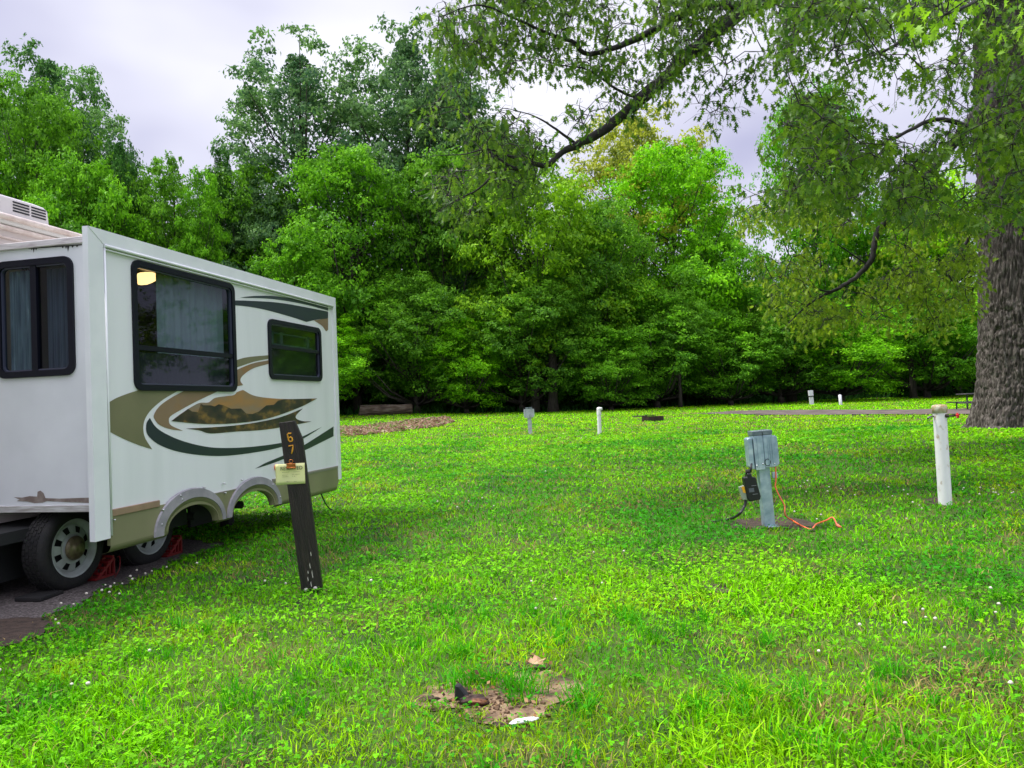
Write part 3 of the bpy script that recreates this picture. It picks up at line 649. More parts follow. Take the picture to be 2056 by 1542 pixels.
# main body behind the slide-out
hz = lambda px, py, d: rv(px, py, d)[1]
z_ro = hz(80, 440, DEP) - .045; z_r1 = hz(50, 468, DEP)
print('main roof', z_ro)
BS0, BS1 = -3.6, s_far - .35
mb = MB(); mb.box(BS0, BS1, DEP + .002, DEP + 2.4, .62, z_ro - .10); mb.build('body', M_beige, TR)
mb = MB(); mb.box(BS0 - .02, BS1 + .02, DEP - .03, DEP + 2.43, z_ro - .10, z_ro, bev=.03); mb.build('roof', M_roof, TR)
mb = MB(); mb.tube([(BS0, DEP - .03, z_ro - .03), (BS1, DEP - .03, z_ro - .03)], .03, 10); mb.build('roof_gutter', M_cream, TR)
mb = MB(); mb.tube([(BS0, DEP - .012, z_r1), (BS1, DEP - .012, z_r1)], .026, 8); mb.tube([(BS0, DEP - .01, z_r1 - .09), (BS1, DEP - .01, z_r1 - .09)], .012, 8); mb.tube([(BS0, DEP - .01, z_r1 - .17), (BS1, DEP - .01, z_r1 - .17)], .012, 8)
mb.build('wall_rail', M_cream, TR)
mb = MB(); mb.box(BS0, BS1, DEP + .2, DEP + 2.2, .45, .618); mb.box(BS0, BS1, DEP + 2.32, DEP + 2.38, .12, .618); mb.box(BS0, BS1 - .1, .75, DEP + .19, .50, .60); mb.build('chassis', M_dark, TR)
mb = MB(); mb.box(BS0, A2i[0] - .12, 1.0, 1.04, .14, .498); mb.box(A2i[0] + .12, A2i[0] + .75, .9, .94, .2, .498); mb.box(A1i[0] - .6, A1i[0] + .45, .40, .43, .36, .76); mb.build('shade_panels', M_dark, TR)  # dark plates added to stand for the black shade behind arches and under the trailer
mb = MB()
for s in (1.0, 2.0, 2.9): mb.tube([(s, .5, .4), (s, DEP + 2.1, .4)], .045, 8)
mb.box(.4, .55, .95, 1.1, .05, .5); mb.box(3.3, 3.42, .95, 1.07, .05, .5)
mb.build('axle', M_dark, TR)
# air conditioner on the roof
d_ac = DEP + .15
a0, a1 = rv(-60, 420, d_ac)[0], rv(98, 430, d_ac)[0]; zt = rv(40, 400, d_ac)[1]
M_ac = mat('air conditioner shroud', (.62, .58, .58), .5)
mb = MB(); mb.prism([(a0, z_ro), (a1 + .02, z_ro), (a1, zt - .035), (a1 - .05, zt - .008), (a1 - .16, zt), (a0, zt)], d_ac, d_ac + .75); ac = mb.build('air_conditioner', M_ac, TR)
bv = ac.modifiers.new('bevel', 'BEVEL'); bv.width = .03; bv.segments = 3
mb = MB()
for j in range(4):
    for (b0, b1) in ((.04, .21), (.235, .42)):
        z = zt - .045 - j * .028; mb.box(a1 - b1, a1 - b0, d_ac - .004, d_ac + .01, z - .007, z + .007)
mb.build('vent_slots', M_int, ac)

# wheels
wc = ground_at(146, 1184); wl = wc - P0; wd_ = wl.dot(V_)
w1 = wl.dot(U); q = rv(303, 1060, wd_); print('wheel', w1, wd_, 'second', q)
RT = .36; 
wd_ = max(wd_, .3)
def wheel(s, d, r):
    e = empty('wheel', (s, d, r)); e.parent = TR
    Rm = Matrix.Rotation(math.pi / 2, 4, 'X')           # lathe axis -> -y, face outward (towards -y)
    k = r / .36
    mb = MB(); mb.lathe([(.235 * k, -.02), (.25 * k, .005), (.30 * k, .012), (.335 * k, .0), (.352 * k, -.02), (.36 * k, -.05), (.36 * k, -.17), (.352 * k, -.2), (.32 * k, -.22), (.24 * k, -.2)], 56, Rm)
    for i in range(44):
        t = 2 * math.pi * i / 44
        for j, yy in enumerate((.055, .095, .13, .165)):
            tt = t + (j % 2) * .07; m4 = Matrix.Rotation(tt, 4, 'Y')
            mb.box(-.018 * k, .018 * k, yy - .014, yy + .014, .355 * k, .366 * k, m4)
    mb.build('tyre', M_tyre, e)
    # rim: barrel lip, recessed dish with eight wedge holes
    mb = MB(); mb.lathe([(.252 * k, -.012), (.256 * k, .002), (.246 * k, .006), (.232 * k, -.004), (.228 * k, -.02), (.212 * k, -.028), (.205 * k, -.045)], 56, Rm)
    def hub(r_, t, yy): return Vector((r_ * k * math.cos(t), yy, r_ * k * math.sin(t)))
    n = 96; rr = [.205, .188, .135, .12, .05]; yy = [.045, .035, .018, .02, .0]
    for i in range(n):
        ph = (i % 12); t0, t1 = 2 * math.pi * i / n, 2 * math.pi * (i + 1) / n
        for j in range(4):
            if j == 1 and 3 <= ph <= 7: continue
            mb.add([hub(rr[j], t0, yy[j]), hub(rr[j], t1, yy[j]), hub(rr[j + 1], t1, yy[j + 1]), hub(rr[j + 1], t0, yy[j + 1])], [[0, 1, 2, 3]])
    mb.build('rim', M_rim, e)
    mb = MB(); mb.lathe([(.21 * k, -.08), (.0, -.08)], 32, Rm); mb.build('brake_drum', M_dark, e)
    mb = MB(); mb.lathe([(.105 * k, -.0), (.10 * k, .02), (.08 * k, .035), (.06 * k, .04), (.055 * k, .055), (.03 * k, .062), (.0, .063)], 28, Rm); mb.build('hub_cap', M_hub, e)
    return e
zr = ray(148, 1100)
k_r = 1.0
RAD = rv(150, 1100, wd_)[1]; print('rad', RAD)
RAD = max(.33, min(.42, RAD))
wheel(rv(150, 1100, wd_)[0], wd_, RAD); wheel(q[0], wd_, RAD); 
# wheel chocks: openwork red wedges
M_red = mat('red plastic', (.22, .012, .014), .5)
def chock(sc, dc, label):
    e = MB()
    for dd in (0, .10):
        e.prism([(-.17, 0), (.12, 0), (.12, .025), (-.10, .03)], dd, dd + .012)
        e.prism([(-.17, .0), (-.13, .0), (.12, .20), (.09, .21), (.06, .19)], dd, dd + .012)
        for q_ in (-.03, .03, .09): e.prism([(q_, .01), (q_ + .014, .01), (q_ + .025, (q_ + .15) * .82), (q_ + .01, (q_ + .15) * .8)], dd, dd + .012)
    e.v = [(v[0] * .85, v[1], v[2] * .8) for v in e.v]; e.box(.085, .10, .0, .11, .0, .15)
    for q_ in range(5): e.box(-.15 + q_ * .055, -.13 + q_ * .055, .0, .11, .0 + q_ * .042, .02 + q_ * .042)
    o = e.build('wheel_chock', M_red); x_, y_ = W(sc, dc); o.location = (x_, y_, float(g(x_, y_)) + .01); o.rotation_euler = (0, 0, RZ); return tag(o, label, 'wheel chock')
sw1 = rv(150, 1100, wd_)[0]
c1 = chock(sw1 + .36, wd_ - .02, 'red openwork chock behind the front wheel'); c2 = chock(q[0] + .36, wd_ - .02, 'red openwork chock behind the second wheel')
MBr = MB(); p = W(sw1 + .48, wd_ - .03); MBr.tube(catmull([(p[0], p[1], .19), (p[0] + .05, p[1] - .05, .2), (p[0] + .07, p[1] - .1, .1), (p[0] + .03, p[1] - .12, .02)], 5), .004, 6)
cr_ = MBr.build('rope', M_red); cr_.parent = c1; cr_.matrix_parent_inverse = Matrix.LocRotScale(c1.location, c1.rotation_euler.to_quaternion(), None).inverted()
# black levelling block beneath the front tyre
mb = MB(); mb.box(-.16, .10, -.03, .22, 0, .035, bev=.008); o = mb.build('levelling_block', M_tyre); x_, y_ = W(sw1 - .28, wd_ - .02); o.location = (x_, y_, .01); o.rotation_euler = (0, 0, RZ + .05)
tag(o, 'flat black block on gravel at the front tyre', 'block')
# black hose drooping from the rear of the skirt
p0 = rv(642, 985, .1); A = P0 + U * p0[0] + V_ * .1; A.z = p0[1]; B = ground_at(672, 1026)
mb = MB(); mb.tube(catmull([A, A.lerp(B, .35) + Vector((0, 0, -.07)), A.lerp(B, .7) + Vector((0, 0, -.06)), B + Vector((0, 0, .01))], 8), .009, 8)
tag(mb.build('cable', M_tyre), 'thin black cable drooping from the trailer rear to the grass', 'cable')

# ------------------------------------------------------------------ numbered wooden post with its card
M_post = ramp_mat('dark brown stained wood', [(.35, (.008, .005, .004)), (.55, (.017, .011, .009)), (.72, (.030, .020, .015))], 9, .55, stretch=(6, 6, .6), bump=.5, bscale=30)
M_yel = mat('yellow route paint', (.75, .36, .02), .6, var=(.6, .26, .02), vscale=40)
pb_ = ground_at(628, 1190); Hp = (at(580, 846, pb_.y).z - pb_.z) / math.cos(R(5.6)); wP = 41 / 1500 * pb_.y
print('post', pb_, Hp, wP)
ang = math.atan2(pb_.x, pb_.y)
post = empty('site_post', (pb_.x, pb_.y, pb_.z), (0, R(-5.6), -ang * .4), 'leaning dark brown wooden post with yellow numbers 67', 'post')
h2 = wP / 2
mb = MB(); mb.prism([(-h2, -.1), (h2, -.1), (h2 * 1.0, Hp - .16), (h2 * .55, Hp - .02), (h2 * .5, Hp), (-h2, Hp)], -.03, .03); o = mb.build('board', M_post, post)
bv = o.modifiers.new('bevel', 'BEVEL'); bv.width = .004; bv.segments = 2
def zp(y): return Hp * (1190 - y) / 344.
six = [(.020, .045), (-.012, .050), (-.020, .040), (-.016, -.03), (-.008, -.045), (.016, -.045), (.022, -.03), (.020, -.005), (.008, .005), (-.012, -.005)]
sev = [(-.026, .042), (.020, .046), (.016, .02), (.006, -.02), (-.006, -.048)]
for pts, yc, lab in ((six, 878, 'yellow number 6'), (sev, 902, 'yellow number 7')):
    mb = MB(); mb.tube([(a * .8 - .012, -.0305, b * .72 + zp(yc)) for a, b in pts], .0058, 8); mb.build('number', M_yel, post)['label'] = lab
M_chip = mat('bare wood chip', (.5, .47, .42), .8)
mb = MB()
for a, b, L in [(.02, .12, .07), (.0, .05, .05), (-.02, .1, .04), (.01, .2, .05), (-.012, .16, .03), (.03, .30, .04)]: MB().prism([(a, b), (a + .005, b + .01), (a + .003, b + L), (a - .002, b + L * .7)], -.0315, -.030).build('chipped_paint', M_chip, post)
for a in (-.045, .03): MB().lathe([(.0, .012), (.012, .008), (.017, 0)], 12, Matrix.Translation((a, -.03, .035)) @ Matrix.Rotation(math.pi / 2, 4, 'X')).build('bolt', M_chip, post)
pm = Matrix.LocRotScale(post.location, post.rotation_euler.to_quaternion(), None)
# card
def on_post(x, y, z): return pm @ Vector((x, y, z))
M_card = mat('pale yellow card', (.72, .72, .30), .6, var=(.66, .66, .34), vscale=5)
ck = pb_.y / 1500
cw, ch = 57 * ck, 41 * ck
ctr = at(583, 951.5, pb_.y - .045)
card = empty('notice_card', ctr, (0, R(-.5), -ang * .4), 'pale yellow reservation card clipped to the post', 'card')
mb = MB(); vs = []
for i in range(13):
    for j in range(7):
        x_ = -cw / 2 + cw * i / 12; z_ = -ch / 2 + ch * j / 6; vs.append((x_, .006 * math.sin(i * .5) * (1 - j / 6) - .004 * (1 - j / 6), z_))
mb.add(vs, [[i * 7 + j, (i + 1) * 7 + j, (i + 1) * 7 + j + 1, i * 7 + j + 1] for i in range(12) for j in range(6)], True); pp = mb.build('paper', M_card, card)
so = pp.modifiers.new('solid', 'SOLIDIFY'); so.thickness = .0008; so.offset = 1
M_ink = mat('green grey ink', (.10, .12, .06), .8)
def text(s, x, z, size, parent, m, y=-.009, bold=0):
    c = bpy.data.curves.new('text', 'FONT'); c.body = s; c.size = size; c.extrude = .0003; c.align_x = 'CENTER'; c.align_y = 'CENTER'; c.offset = bold
    o = bpy.data.objects.new('printed_text', c); COL.objects.link(o); o.parent = parent; o.location = (x, y, z); o.rotation_euler = (math.pi / 2, 0, 0); c.materials.append(m)
    me = bpy.data.meshes.new_from_object(o); o2 = bpy.data.objects.new('printed_text', me); COL.objects.link(o2); o2.parent = parent; o2.location = o.location; o2.rotation_euler = o.rotation_euler; bpy.data.objects.remove(o); bpy.data.curves.remove(c); return o2
text('RESERVED', 0.012, ch * .27, .040, card, M_ink, bold=.0004)
mb = MB()
for x0, x1, zz in [(-.27, -.05, .10), (.12, .30, .09), (-.27, -.09, -.04), (.06, .12, -.02), (.16, .30, -.03), (-.27, -.07, -.12), (.06, .1, -.11), (.13, .17, -.12), (-.14, -.04, -.36), (.12, .3, -.37)]:
    q0 = x0 * cw; mb = MB()
    while q0 < x1 * cw:
        l_ = random.uniform(.004, .010); mb.box(q0, q0 + l_, -.0088, -.0084, zz * ch - .0012, zz * ch + .0012); q0 += l_ + .003
    mb.build('printed_line', M_ink, card)
M_copper = mat('copper clip', (.62, .22, .06), .3, .8, var=(.35, .12, .04), vscale=60)
cp = at(584.5, 935, pb_.y - .06)
clip = empty('bulldog_clip', cp, (0, R(2), -ang * .4), 'copper coloured bulldog clip holding the card on the post', 'clip')
mb = MB(); mb.prism([(-.036, -.018), (.036, -.018), (.036, .010), (.028, .016), (-.028, .016), (-.036, .010)], -.002, .002); mb.tube([(-.038, -.004, -.018), (.038, -.004, -.018)], .006, 8); mb.tube([(-.036, -.002, .012), (.036, -.002, .012)], .007, 8); mb.build('jaw', M_copper, clip)
mb = MB(); mb.tube([(.015 * math.sin(t), -.004, .036 + .014 * -math.cos(t)) for t in [2 * math.pi * k / 16 for k in range(17)]], .0035, 8, cap=False); mb.box(-.007, .007, -.004, .0, .010, .026); mb.build('handle', M_copper, clip)

# ------------------------------------------------------------------ electric pedestals
M_galv = ramp_mat('galvanised steel', [(.3, (.24, .34, .43)), (.5, (.38, .49, .58)), (.7, (.58, .68, .74))], 9, .42, detail=4)
[n for n in M_galv.node_tree.nodes if n.type == 'BSDF_PRINCIPLED'][0].inputs['Metallic'].default_value = .55
M_galv2 = ramp_mat('pale galvanised steel', [(.3, (.34, .37, .38)), (.6, (.5, .54, .55))], 8, .5)
def pedestal(base, H, wd, lean, label, m, yaw=0):
    """base point, full height H, head width wd"""
    e = empty('electric_pedestal', base, (0, lean, yaw), label, 'electric pedestal', 'electric pedestals on the lawn')
    k = wd / .34; pw = .062 * k
    mb = MB(); mb.box(-pw, pw * .75, -.01, .0, -.05, H - .3 * H, bev=.002); mb.box(-pw, -pw + .008, -.0, .09 * k, -.05, H * .75); mb.box(pw * .75 - .008, pw * .75, .0, .09 * k, -.05, H * .75); mb.box(pw * .75, pw, -.004, .002, -.05, H * .62)
    mb.build('post', m, e)
    mb = MB(); mb.box(-pw * 1.5, pw * 1.5, -.05, .10, .0, .008)
    mb.build('foot_plate', m, e)
    for x_ in (-pw * 1.25, pw * 1.25): MB().lathe([(.013, 0), (.013, .012), (.007, .012), (.007, .03), (0, .03)], 6, Matrix.Translation((x_, -.03, .009)), False).build('bolt', M_steel, e)
    hb, ht = H * .60, H * .955; hw = wd / 2
    mb = MB(); mb.box(-hw * .62, -.004, -.055, .10, hb, ht - .004, bev=.004); mb.box(.004, hw * .66, -.055, .10, hb + .02, ht - .004, bev=.004)
    mb.box(-.0045, .0045, -.045, .09, hb + .02, ht - .01)
    for x_ in (-hw * .5, -hw * .40, hw * .30, hw * .42, hw * .56): mb.box(x_ - .004 * k, x_ + .004 * k, -.062, -.0545, hb + .025, ht - .02, bev=.0015)
    hd = mb.build('head_box', m, e)
    mb = MB(); c0 = .03 * k
    for sx in (-1, 1):
        xs = sorted((sx * hw * .66, sx * hw)); a_, b_ = xs
        pol = [(a_, hb + .02), (b_, hb + .02), (b_, ht - .02), (a_, ht - .02)]
        if sx > 0: pol = [(a_, hb + .02), (b_ - c0, hb + .02), (b_, hb + .02 + c0), (b_, ht - .035), (b_ - .02, ht - .02), (a_, ht - .02)]
        else: pol = [(a_, hb + .02), (a_ + c0, hb + .02)] and [(a_ + c0, hb + .01), (b_, hb + .01), (b_, ht - .02), (a_ + .02, ht - .02), (a_, ht - .035), (a_, hb + .01 + c0)]
        o = MB().prism(pol, -.035, .085).build('side_cover', m, e)
        bv = o.modifiers.new('bevel', 'BEVEL'); bv.width = .006; bv.segments = 2
    mb = MB(); mb.box(-hw * .66, -.003, -.06, .11, ht, H, bev=.004); mb.box(.003, hw * .66, -.06, .11, ht, H, bev=.004); mb.build('cap', mat('weathered cap', (.12, .16, .18), .5, .4, var=(.2, .24, .26), vscale=14), e)
    MB().tube([(hw * .17 + .032 * k * math.cos(t), -.057, hb + .075 + .038 * k * math.sin(t)) for t in [2 * math.pi * q / 20 for q in range(21)]], .0035, 6, cap=False).build('knockout_ring', M_dark, e)
    for x_, z_ in ((-hw * .15, hb + .06), (-hw * .55, hb + .05), (hw * .62, hb + .05)): MB().lathe([(.0, .006), (.008, .004), (.010, 0)], 10, Matrix.Translation((x_, -.055, z_)) @ Matrix.Rotation(math.pi / 2, 4, 'X')).build('rivet', M_steel, e)
    return e
b1 = ground_at(1546, 1058); k1 = b1.y / 1500; H1 = (at(1528, 864, b1.y).z - b1.z); w1_ = 60 * k1
print('ped', b1, H1, w1_)
ped1 = pedestal(b1, H1, w1_, R(-3.0), 'near blue grey galvanised electric pedestal standing on bare brown soil', M_galv)
b2 = ground_at(1065, 871); H2 = at(1060, 818, b2.y).z - b2.z
ped2 = pedestal(b2, H2, 21 * b2.y / 1500 , R(-1.5), 'distant pale metal electric pedestal standing alone in the sunny lawn', M_galv2)
print('ped2', b2, H2)
# small junction bracket under the head, right side
p4 = Matrix.LocRotScale(ped1.location, ped1.rotation_euler.to_quaternion(), None)
mb = MB(); mb.box(.075, .13, -.03, .01, H1 * .50, H1 * .56, bev=.003); o = mb.build('junction_bracket', M_galv, ped1)
# surge protector
pc = at(1508, 979, b1.y - .07)
sg = empty('surge_protector', pc, (0, R(-5), 0), 'black surge protector hanging from the near pedestal', 'surge protector')
kk = k1
mb = MB(); mb.prism([(a * kk, b * kk) for a, b in [(-14, 22), (-7, 22), (-6, 29), (2, 29), (3, 22), (10, 20), (15, -18), (13, -25), (-8, -26), (-12, -20)]], -.04, .045); o = mb.build('case', mat('black plastic', (.010, .010, .012), .4), sg); bv = o.modifiers.new('bevel', 'BEVEL'); bv.width = .010; bv.segments = 3
mb = MB(); mb.tube([(-2 * kk, 0, 28 * kk), (-2 * kk, 0, 36 * kk)], [.028, .022], 14); mb.build('strain_relief', M_tyre, sg)
mb = MB(); mb.box(-7 * kk, 3 * kk, -.0425, -.0405, -8 * kk, 0 * kk); mb.build('rating_plate', mat('grey plate', (.10, .11, .13), .4), sg)
mb = MB()
M_rib = mat('rib', (.25, .26, .27), .4)
for z_ in (4, -13): MB().box(-1 * kk, 9 * kk, -.0425, -.0405, z_ * kk, (z_ + .8) * kk).build('raised_rib', M_rib, sg)
o = MB().prism([(a * kk, b * kk) for a, b in [(-24, 4), (-14, 6), (-11.6, -22), (-20, -21)]], -.02, .03).build('cover_flap', mat('clear grey flap', (.30, .34, .26), .25), sg)
MB().prism([(a * kk, b * kk) for a, b in [(-20, 4), (-14.4, 5), (-12.6, -9), (-18, -7)]], -.023, -.0205).build('warning_sticker', mat('amber sticker', (.85, .42, .01), .5), sg)
# cables
M_cord = mat('black cord', (.015, .015, .016), .5)
top = at(1508, 938, b1.y - .06); mb = MB(); mb.tube([at(1509, 930, b1.y - .02), top, at(1507, 948, b1.y - .07)], .012, 10)
a1_ = at(1498, 1004, b1.y - .07); e1 = ground_at(1461, 1046)
mb.tube(catmull([a1_, at(1494, 1018, b1.y - .08), at(1483, 1033, b1.y - .12), e1 + Vector((.02, 0, .02)), e1 + Vector((-.2, -.05, .0))], 8), .015, 10)
tag(mb.build('power_cord', M_cord), 'thick black power cord running through the surge protector to the grass', 'cord')
M_or = mat('orange vinyl cord', (.85, .13, .02), .35, var=(.8, .2, .12), vscale=4)
pts = [at(1557, 937, b1.y - .02), at(1558, 962, b1.y - .04), at(1557, 978, b1.y - .05), at(1566, 998, b1.y - .08), at(1575, 1015, b1.y - .1), at(1577, 1035, b1.y - .1)]
for px, py, dz in [(1592, 1051, .03), (1612, 1063, .03), (1629, 1069, .03)]: pts.append(ground_at(px, py) + Vector((0, 0, dz)))
gp = ground_at(1640, 1062); pts.append(gp + Vector((0, 0, .05)))
for px, py, dz in [(1660, 1050, .07), (1673, 1048, .09), (1681, 1057, .06)]: pts.append(ground_at(px, py + 8) + Vector((0, 0, dz)))
mb = MB(); mb.tube(catmull(pts, 8), .0078, 8); mb.tube([pts[-1], pts[-1] + Vector((.03, -.03, -.03))], .014, 8)
tag(mb.build('extension_cord', M_or), 'bright orange extension cord curling from the near pedestal onto the grass', 'cord')

# ------------------------------------------------------------------ water pipes
M_pvc = ramp_mat('white pvc pipe', [(.3, (.86, .86, .85)), (.60, (.80, .80, .78)), (.70, (.45, .36, .24))], 12, .45, stretch=(1, 1, .6), detail=8)
M_pcap = mat('mossy ochre cap', (.38, .25, .09), .6, var=(.7, .66, .5), vscale=22)
def pipe(base, H, r, lean, label):
    e = empty('water_pipe', base, (0, lean, 0), label, 'water pipe', 'white water pipes on the lawn')
    mb = MB(); mb.lathe([(r, -.1), (r, H * .93)], 40); mb.build('pipe', M_pvc, e)
    return e
b3 = ground_at(1898, 1013); H3 = at(1889, 812, b3.y).z - b3.z; r3 = 12.3 * b3.y / 1500
wp = pipe(b3, H3, r3, R(-.4), 'near tall white water pipe with ochre cap and red tap handle')
mb = MB(); mb.lathe([(r3 * .9, H3 * .915), (r3 * 1.12, H3 * .918), (r3 * 1.14, H3 * .975), (r3 * 1.05, H3 * .993), (r3 * .6, H3 * 1.0), (0, H3 * 1.001)], 40); mb.build('cap', M_pcap, wp)
zz = H3 * .885
mb = MB(); mb.tube([(0, -r3 * .5, zz), (r3 * .7, -r3 - .02, zz), (r3 * 1.7, -r3 - .03, zz)], .011, 10); mb.tube([(r3 * .45, -r3 * .85, zz), (r3 * .75, -r3 - .012, zz)], .022, 12); tap = mb.build('tap', mat('brass', (.06, .05, .04), .4, .5), wp)
mb = MB()
hx, hy = r3 * 2.0, -r3 - .035
for i in range(5):
    t = i * 2 * math.pi / 5; mb.box(-.009, .009, -.008, .008, .0, .032, Matrix.Translation((hx, hy, zz)) @ Matrix.Rotation(R(40), 4, 'Z') @ Matrix.Rotation(t, 4, 'Y'), bev=.003)
mb.lathe([(.018, -.01), (.018, .012), (0, .012)], 12, Matrix.Translation((hx, hy, zz)) @ Matrix.Rotation(math.pi / 2, 4, 'X')); mb.build('handle', mat('red handle', (.75, .02, .02), .4), tap)
mb = MB(); mb.tube([(-r3 * .9, 0, zz), (-r3 * 1.5, -.01, zz), (-r3 * 1.95, -.015, zz - .01), (-r3 * 2.1, -.015, zz - .03)], [.010, .010, .012, .014], 10); mb.build('spout', mat('pewter', (.2, .2, .18), .4, .6), wp)
b4 = ground_at(1204, 872); H4 = at(1206, 817, b4.y).z - b4.z; r4 = 4.0 * b4.y / 1500
wp2 = pipe(b4, H4, r4, R(.6), 'middle distance white water pipe with elbow top, right of the pale pedestal')
mb = MB(); mb.lathe([(r4 * 1.12, H4 * .70), (r4 * 1.12, H4 * .93), (r4 * 1.0, H4 * .97), (0, H4)], 30); mb.tube([(0, 0, H4 * .94), (r4 * 1.5, -r4 * .6, H4 * .93)], r4 * .75, 16); mb.build('elbow', M_pvc, wp2)
M_wpaint = mat('white paint', (.72, .74, .75), .5, var=(.6, .62, .62), vscale=10)
b5 = ground_at(1630, 812.5); H5 = at(1626, 784, b5.y).z - b5.z
e = empty('marker_post', b5, (0, R(-3), 0), 'far white square post with dark band beyond the gravel road', 'post')
kf = b5.y / 1500; MB().box(-3.6 * kf, 3.6 * kf, -.08, .08, 0, H5 * .56).build('post', M_wpaint, e); MB().box(-4.2 * kf, 4.2 * kf, -.1, .1, H5 * .62, H5, bev=.01).build('head', M_wpaint, e); MB().box(-4 * kf, 4 * kf, -.11, .09, H5 * .561, H5 * .619).build('band', M_dark, e)
b6 = ground_at(1688, 813.5); H6 = at(1686, 792, b6.y).z - b6.z
e = empty('water_pipe', b6, (0, R(-2), 0), 'farthest slim white pipe beyond the gravel road', 'water pipe', 'white water pipes on the lawn')
kf = b6.y / 1500; mb = MB(); mb.lathe([(3 * kf, 0), (3 * kf, H6 * .96), (0, H6)], 20); mb.build('pipe', M_wpaint, e); MB().tube([(0, 0, H6), (0, 0, H6 * 1.16)], .02, 8).build('rod', M_dark, e)

# ------------------------------------------------------------------ fire ring, picnic table, log
M_iron = mat('rusty iron', (.02, .014, .012), .8, var=(.05, .025, .015), vscale=9)
b7 = ground_at(1311, 846); kf = b7.y / 1500; rr_ = 21.5 * kf
e = empty('fire_ring', b7, (0, 0, 0), 'low dark iron fire ring with raised cooking grate in the grass', 'fire ring')
hh = 10 * kf
mb = MB(); mb.lathe([(rr_, -.05), (rr_, hh), (rr_ - .02, hh), (rr_ - .02, -.05)], 40, smooth=False); mb.build('ring', M_iron, e)
mb = MB()
x0_, x1_ = -38 * kf, 6 * kf
for i in range(12):
    yy_ = -.3 + i * .055; mb.tube([(x0_, yy_, hh + .02), (x0_ + 20 * kf, yy_, hh + .02)], .008, 5)
mb.tube([(x0_, -.3, hh + .02), (x0_, .3, hh + .02)], .012, 6); mb.tube([(x0_ + 20 * kf, -.3, hh + .02), (x0_ + 20 * kf, .3, hh + .02)], .012, 6); mb.tube([(x0_, 0, hh + .03), (x1_, 0, hh + .05)], .02, 6)
mb.build('grate', M_iron, e)
mb = MB(); mb.tube([(x0_ + 6 * kf, -.2, hh + .02), (x0_ + 6 * kf, -.2, hh + 7 * kf), (x0_ + 3 * kf, -.2, hh + 7.5 * kf)], .012, 6); mb.box(-17 * kf, -13 * kf, -.3, -.2, hh + .02, hh + 3.5 * kf); mb.build('handle', M_iron, e)

b8 = ground_at(1944, 824); kf = b8.y / 1500; 
M_tab = mat('dark weathered planks', (.035, .032, .035), .7, var=(.07, .065, .07), vscale=7)
M_leg = mat('grey table frame', (.13, .14, .14), .5)
e = empty('picnic_table', b8, (0, 0, 0), 'dark picnic table half hidden behind the big oak trunk', 'picnic table')
th_ = 34 * kf; sh_ = 17.5 * kf
MB().box(-13 * kf, 42 * kf, -.40, .40, th_ - .05, th_, bev=.008).build('table_top', M_tab, e)
for sy in (-1, 1): MB().box(-22 * kf, 42 * kf, sy * .72 - .13, sy * .72 + .13, sh_ - .045, sh_, bev=.006).build('bench', M_tab, e)
for x_ in (-3 * kf, 36 * kf):
    for y_ in (-.75, .75): MB().tube([(x_, y_, sh_ - .03), (x_, y_, 0)], .03, 8).build('leg', M_leg, e)
    mb = MB(); mb.tube([(x_ + 10 * kf, -.3, th_ - .04), (x_ + 12 * kf, -.3, 0)], .035, 8); mb.tube([(x_ + 10 * kf, .3, th_ - .04), (x_ + 10 * kf, .3, 0)], .035, 8); mb.tube([(x_, -.75, sh_ - .06), (x_, .75, sh_ - .06)], .025, 8); mb.build('leg', M_leg, e)

# log lying along the wood edge
M_logb = ramp_mat('log bark', [(.3, (.035, .022, .016)), (.5, (.11, .075, .05)), (.68, (.2, .16, .13)), (.8, (.11, .13, .04))], 5, .9, stretch=(.35, 1.5, 1.5), bump=1, bscale=9)
l0 = ground_at(722, 835); print('log', l0); l1 = at(828, 829, l0.y + .6); l1.z = l0.z + .05
axd = (l1 - l0); LL = axd.length; rl = 10.5 * l0.y / 1500
lg = empty('fallen_log', l0, (0, 0, math.atan2(axd.y, axd.x)), 'big fallen tree log with orange cut end lying before the wood', 'log')
n1, n2 = 70, 60; vs = []
for i in range(n1):
    for k in range(n2):
        t = 2 * math.pi * k / n2; xx = LL * i / (n1 - 1)
        r_ = rl * (1.06 - .14 * i / n1) * (1 + .09 * (fbm(xx * .7 + 5, math.cos(t) * 3 + 9, 91, 2) - .5)) + .07 * (fbm(xx * 1.4, k / n2 * 26, 92, 2) - .5)
        vs.append((xx + (0 if 0 < i else .1 * math.sin(t)), r_ * math.cos(t), rl * .95 + r_ * math.sin(t)))
MB().add(vs, [[i * n2 + k, i * n2 + (k + 1) % n2, (i + 1) * n2 + (k + 1) % n2, (i + 1) * n2 + k] for i in range(n1 - 1) for k in range(n2)] + [list(range(n2))], True).build('bark', M_logb, lg)
M_cut = ramp_mat('orange cut wood', [(.3, (.35, .17, .06)), (.6, (.5, .27, .1)), (.75, (.2, .1, .04))], 4, .8)
MB().add([Vector(v) + Vector((.002, 0, 0)) for v in vs[-n2:]], [list(range(n2))]).build('cut_end', M_cut, lg)

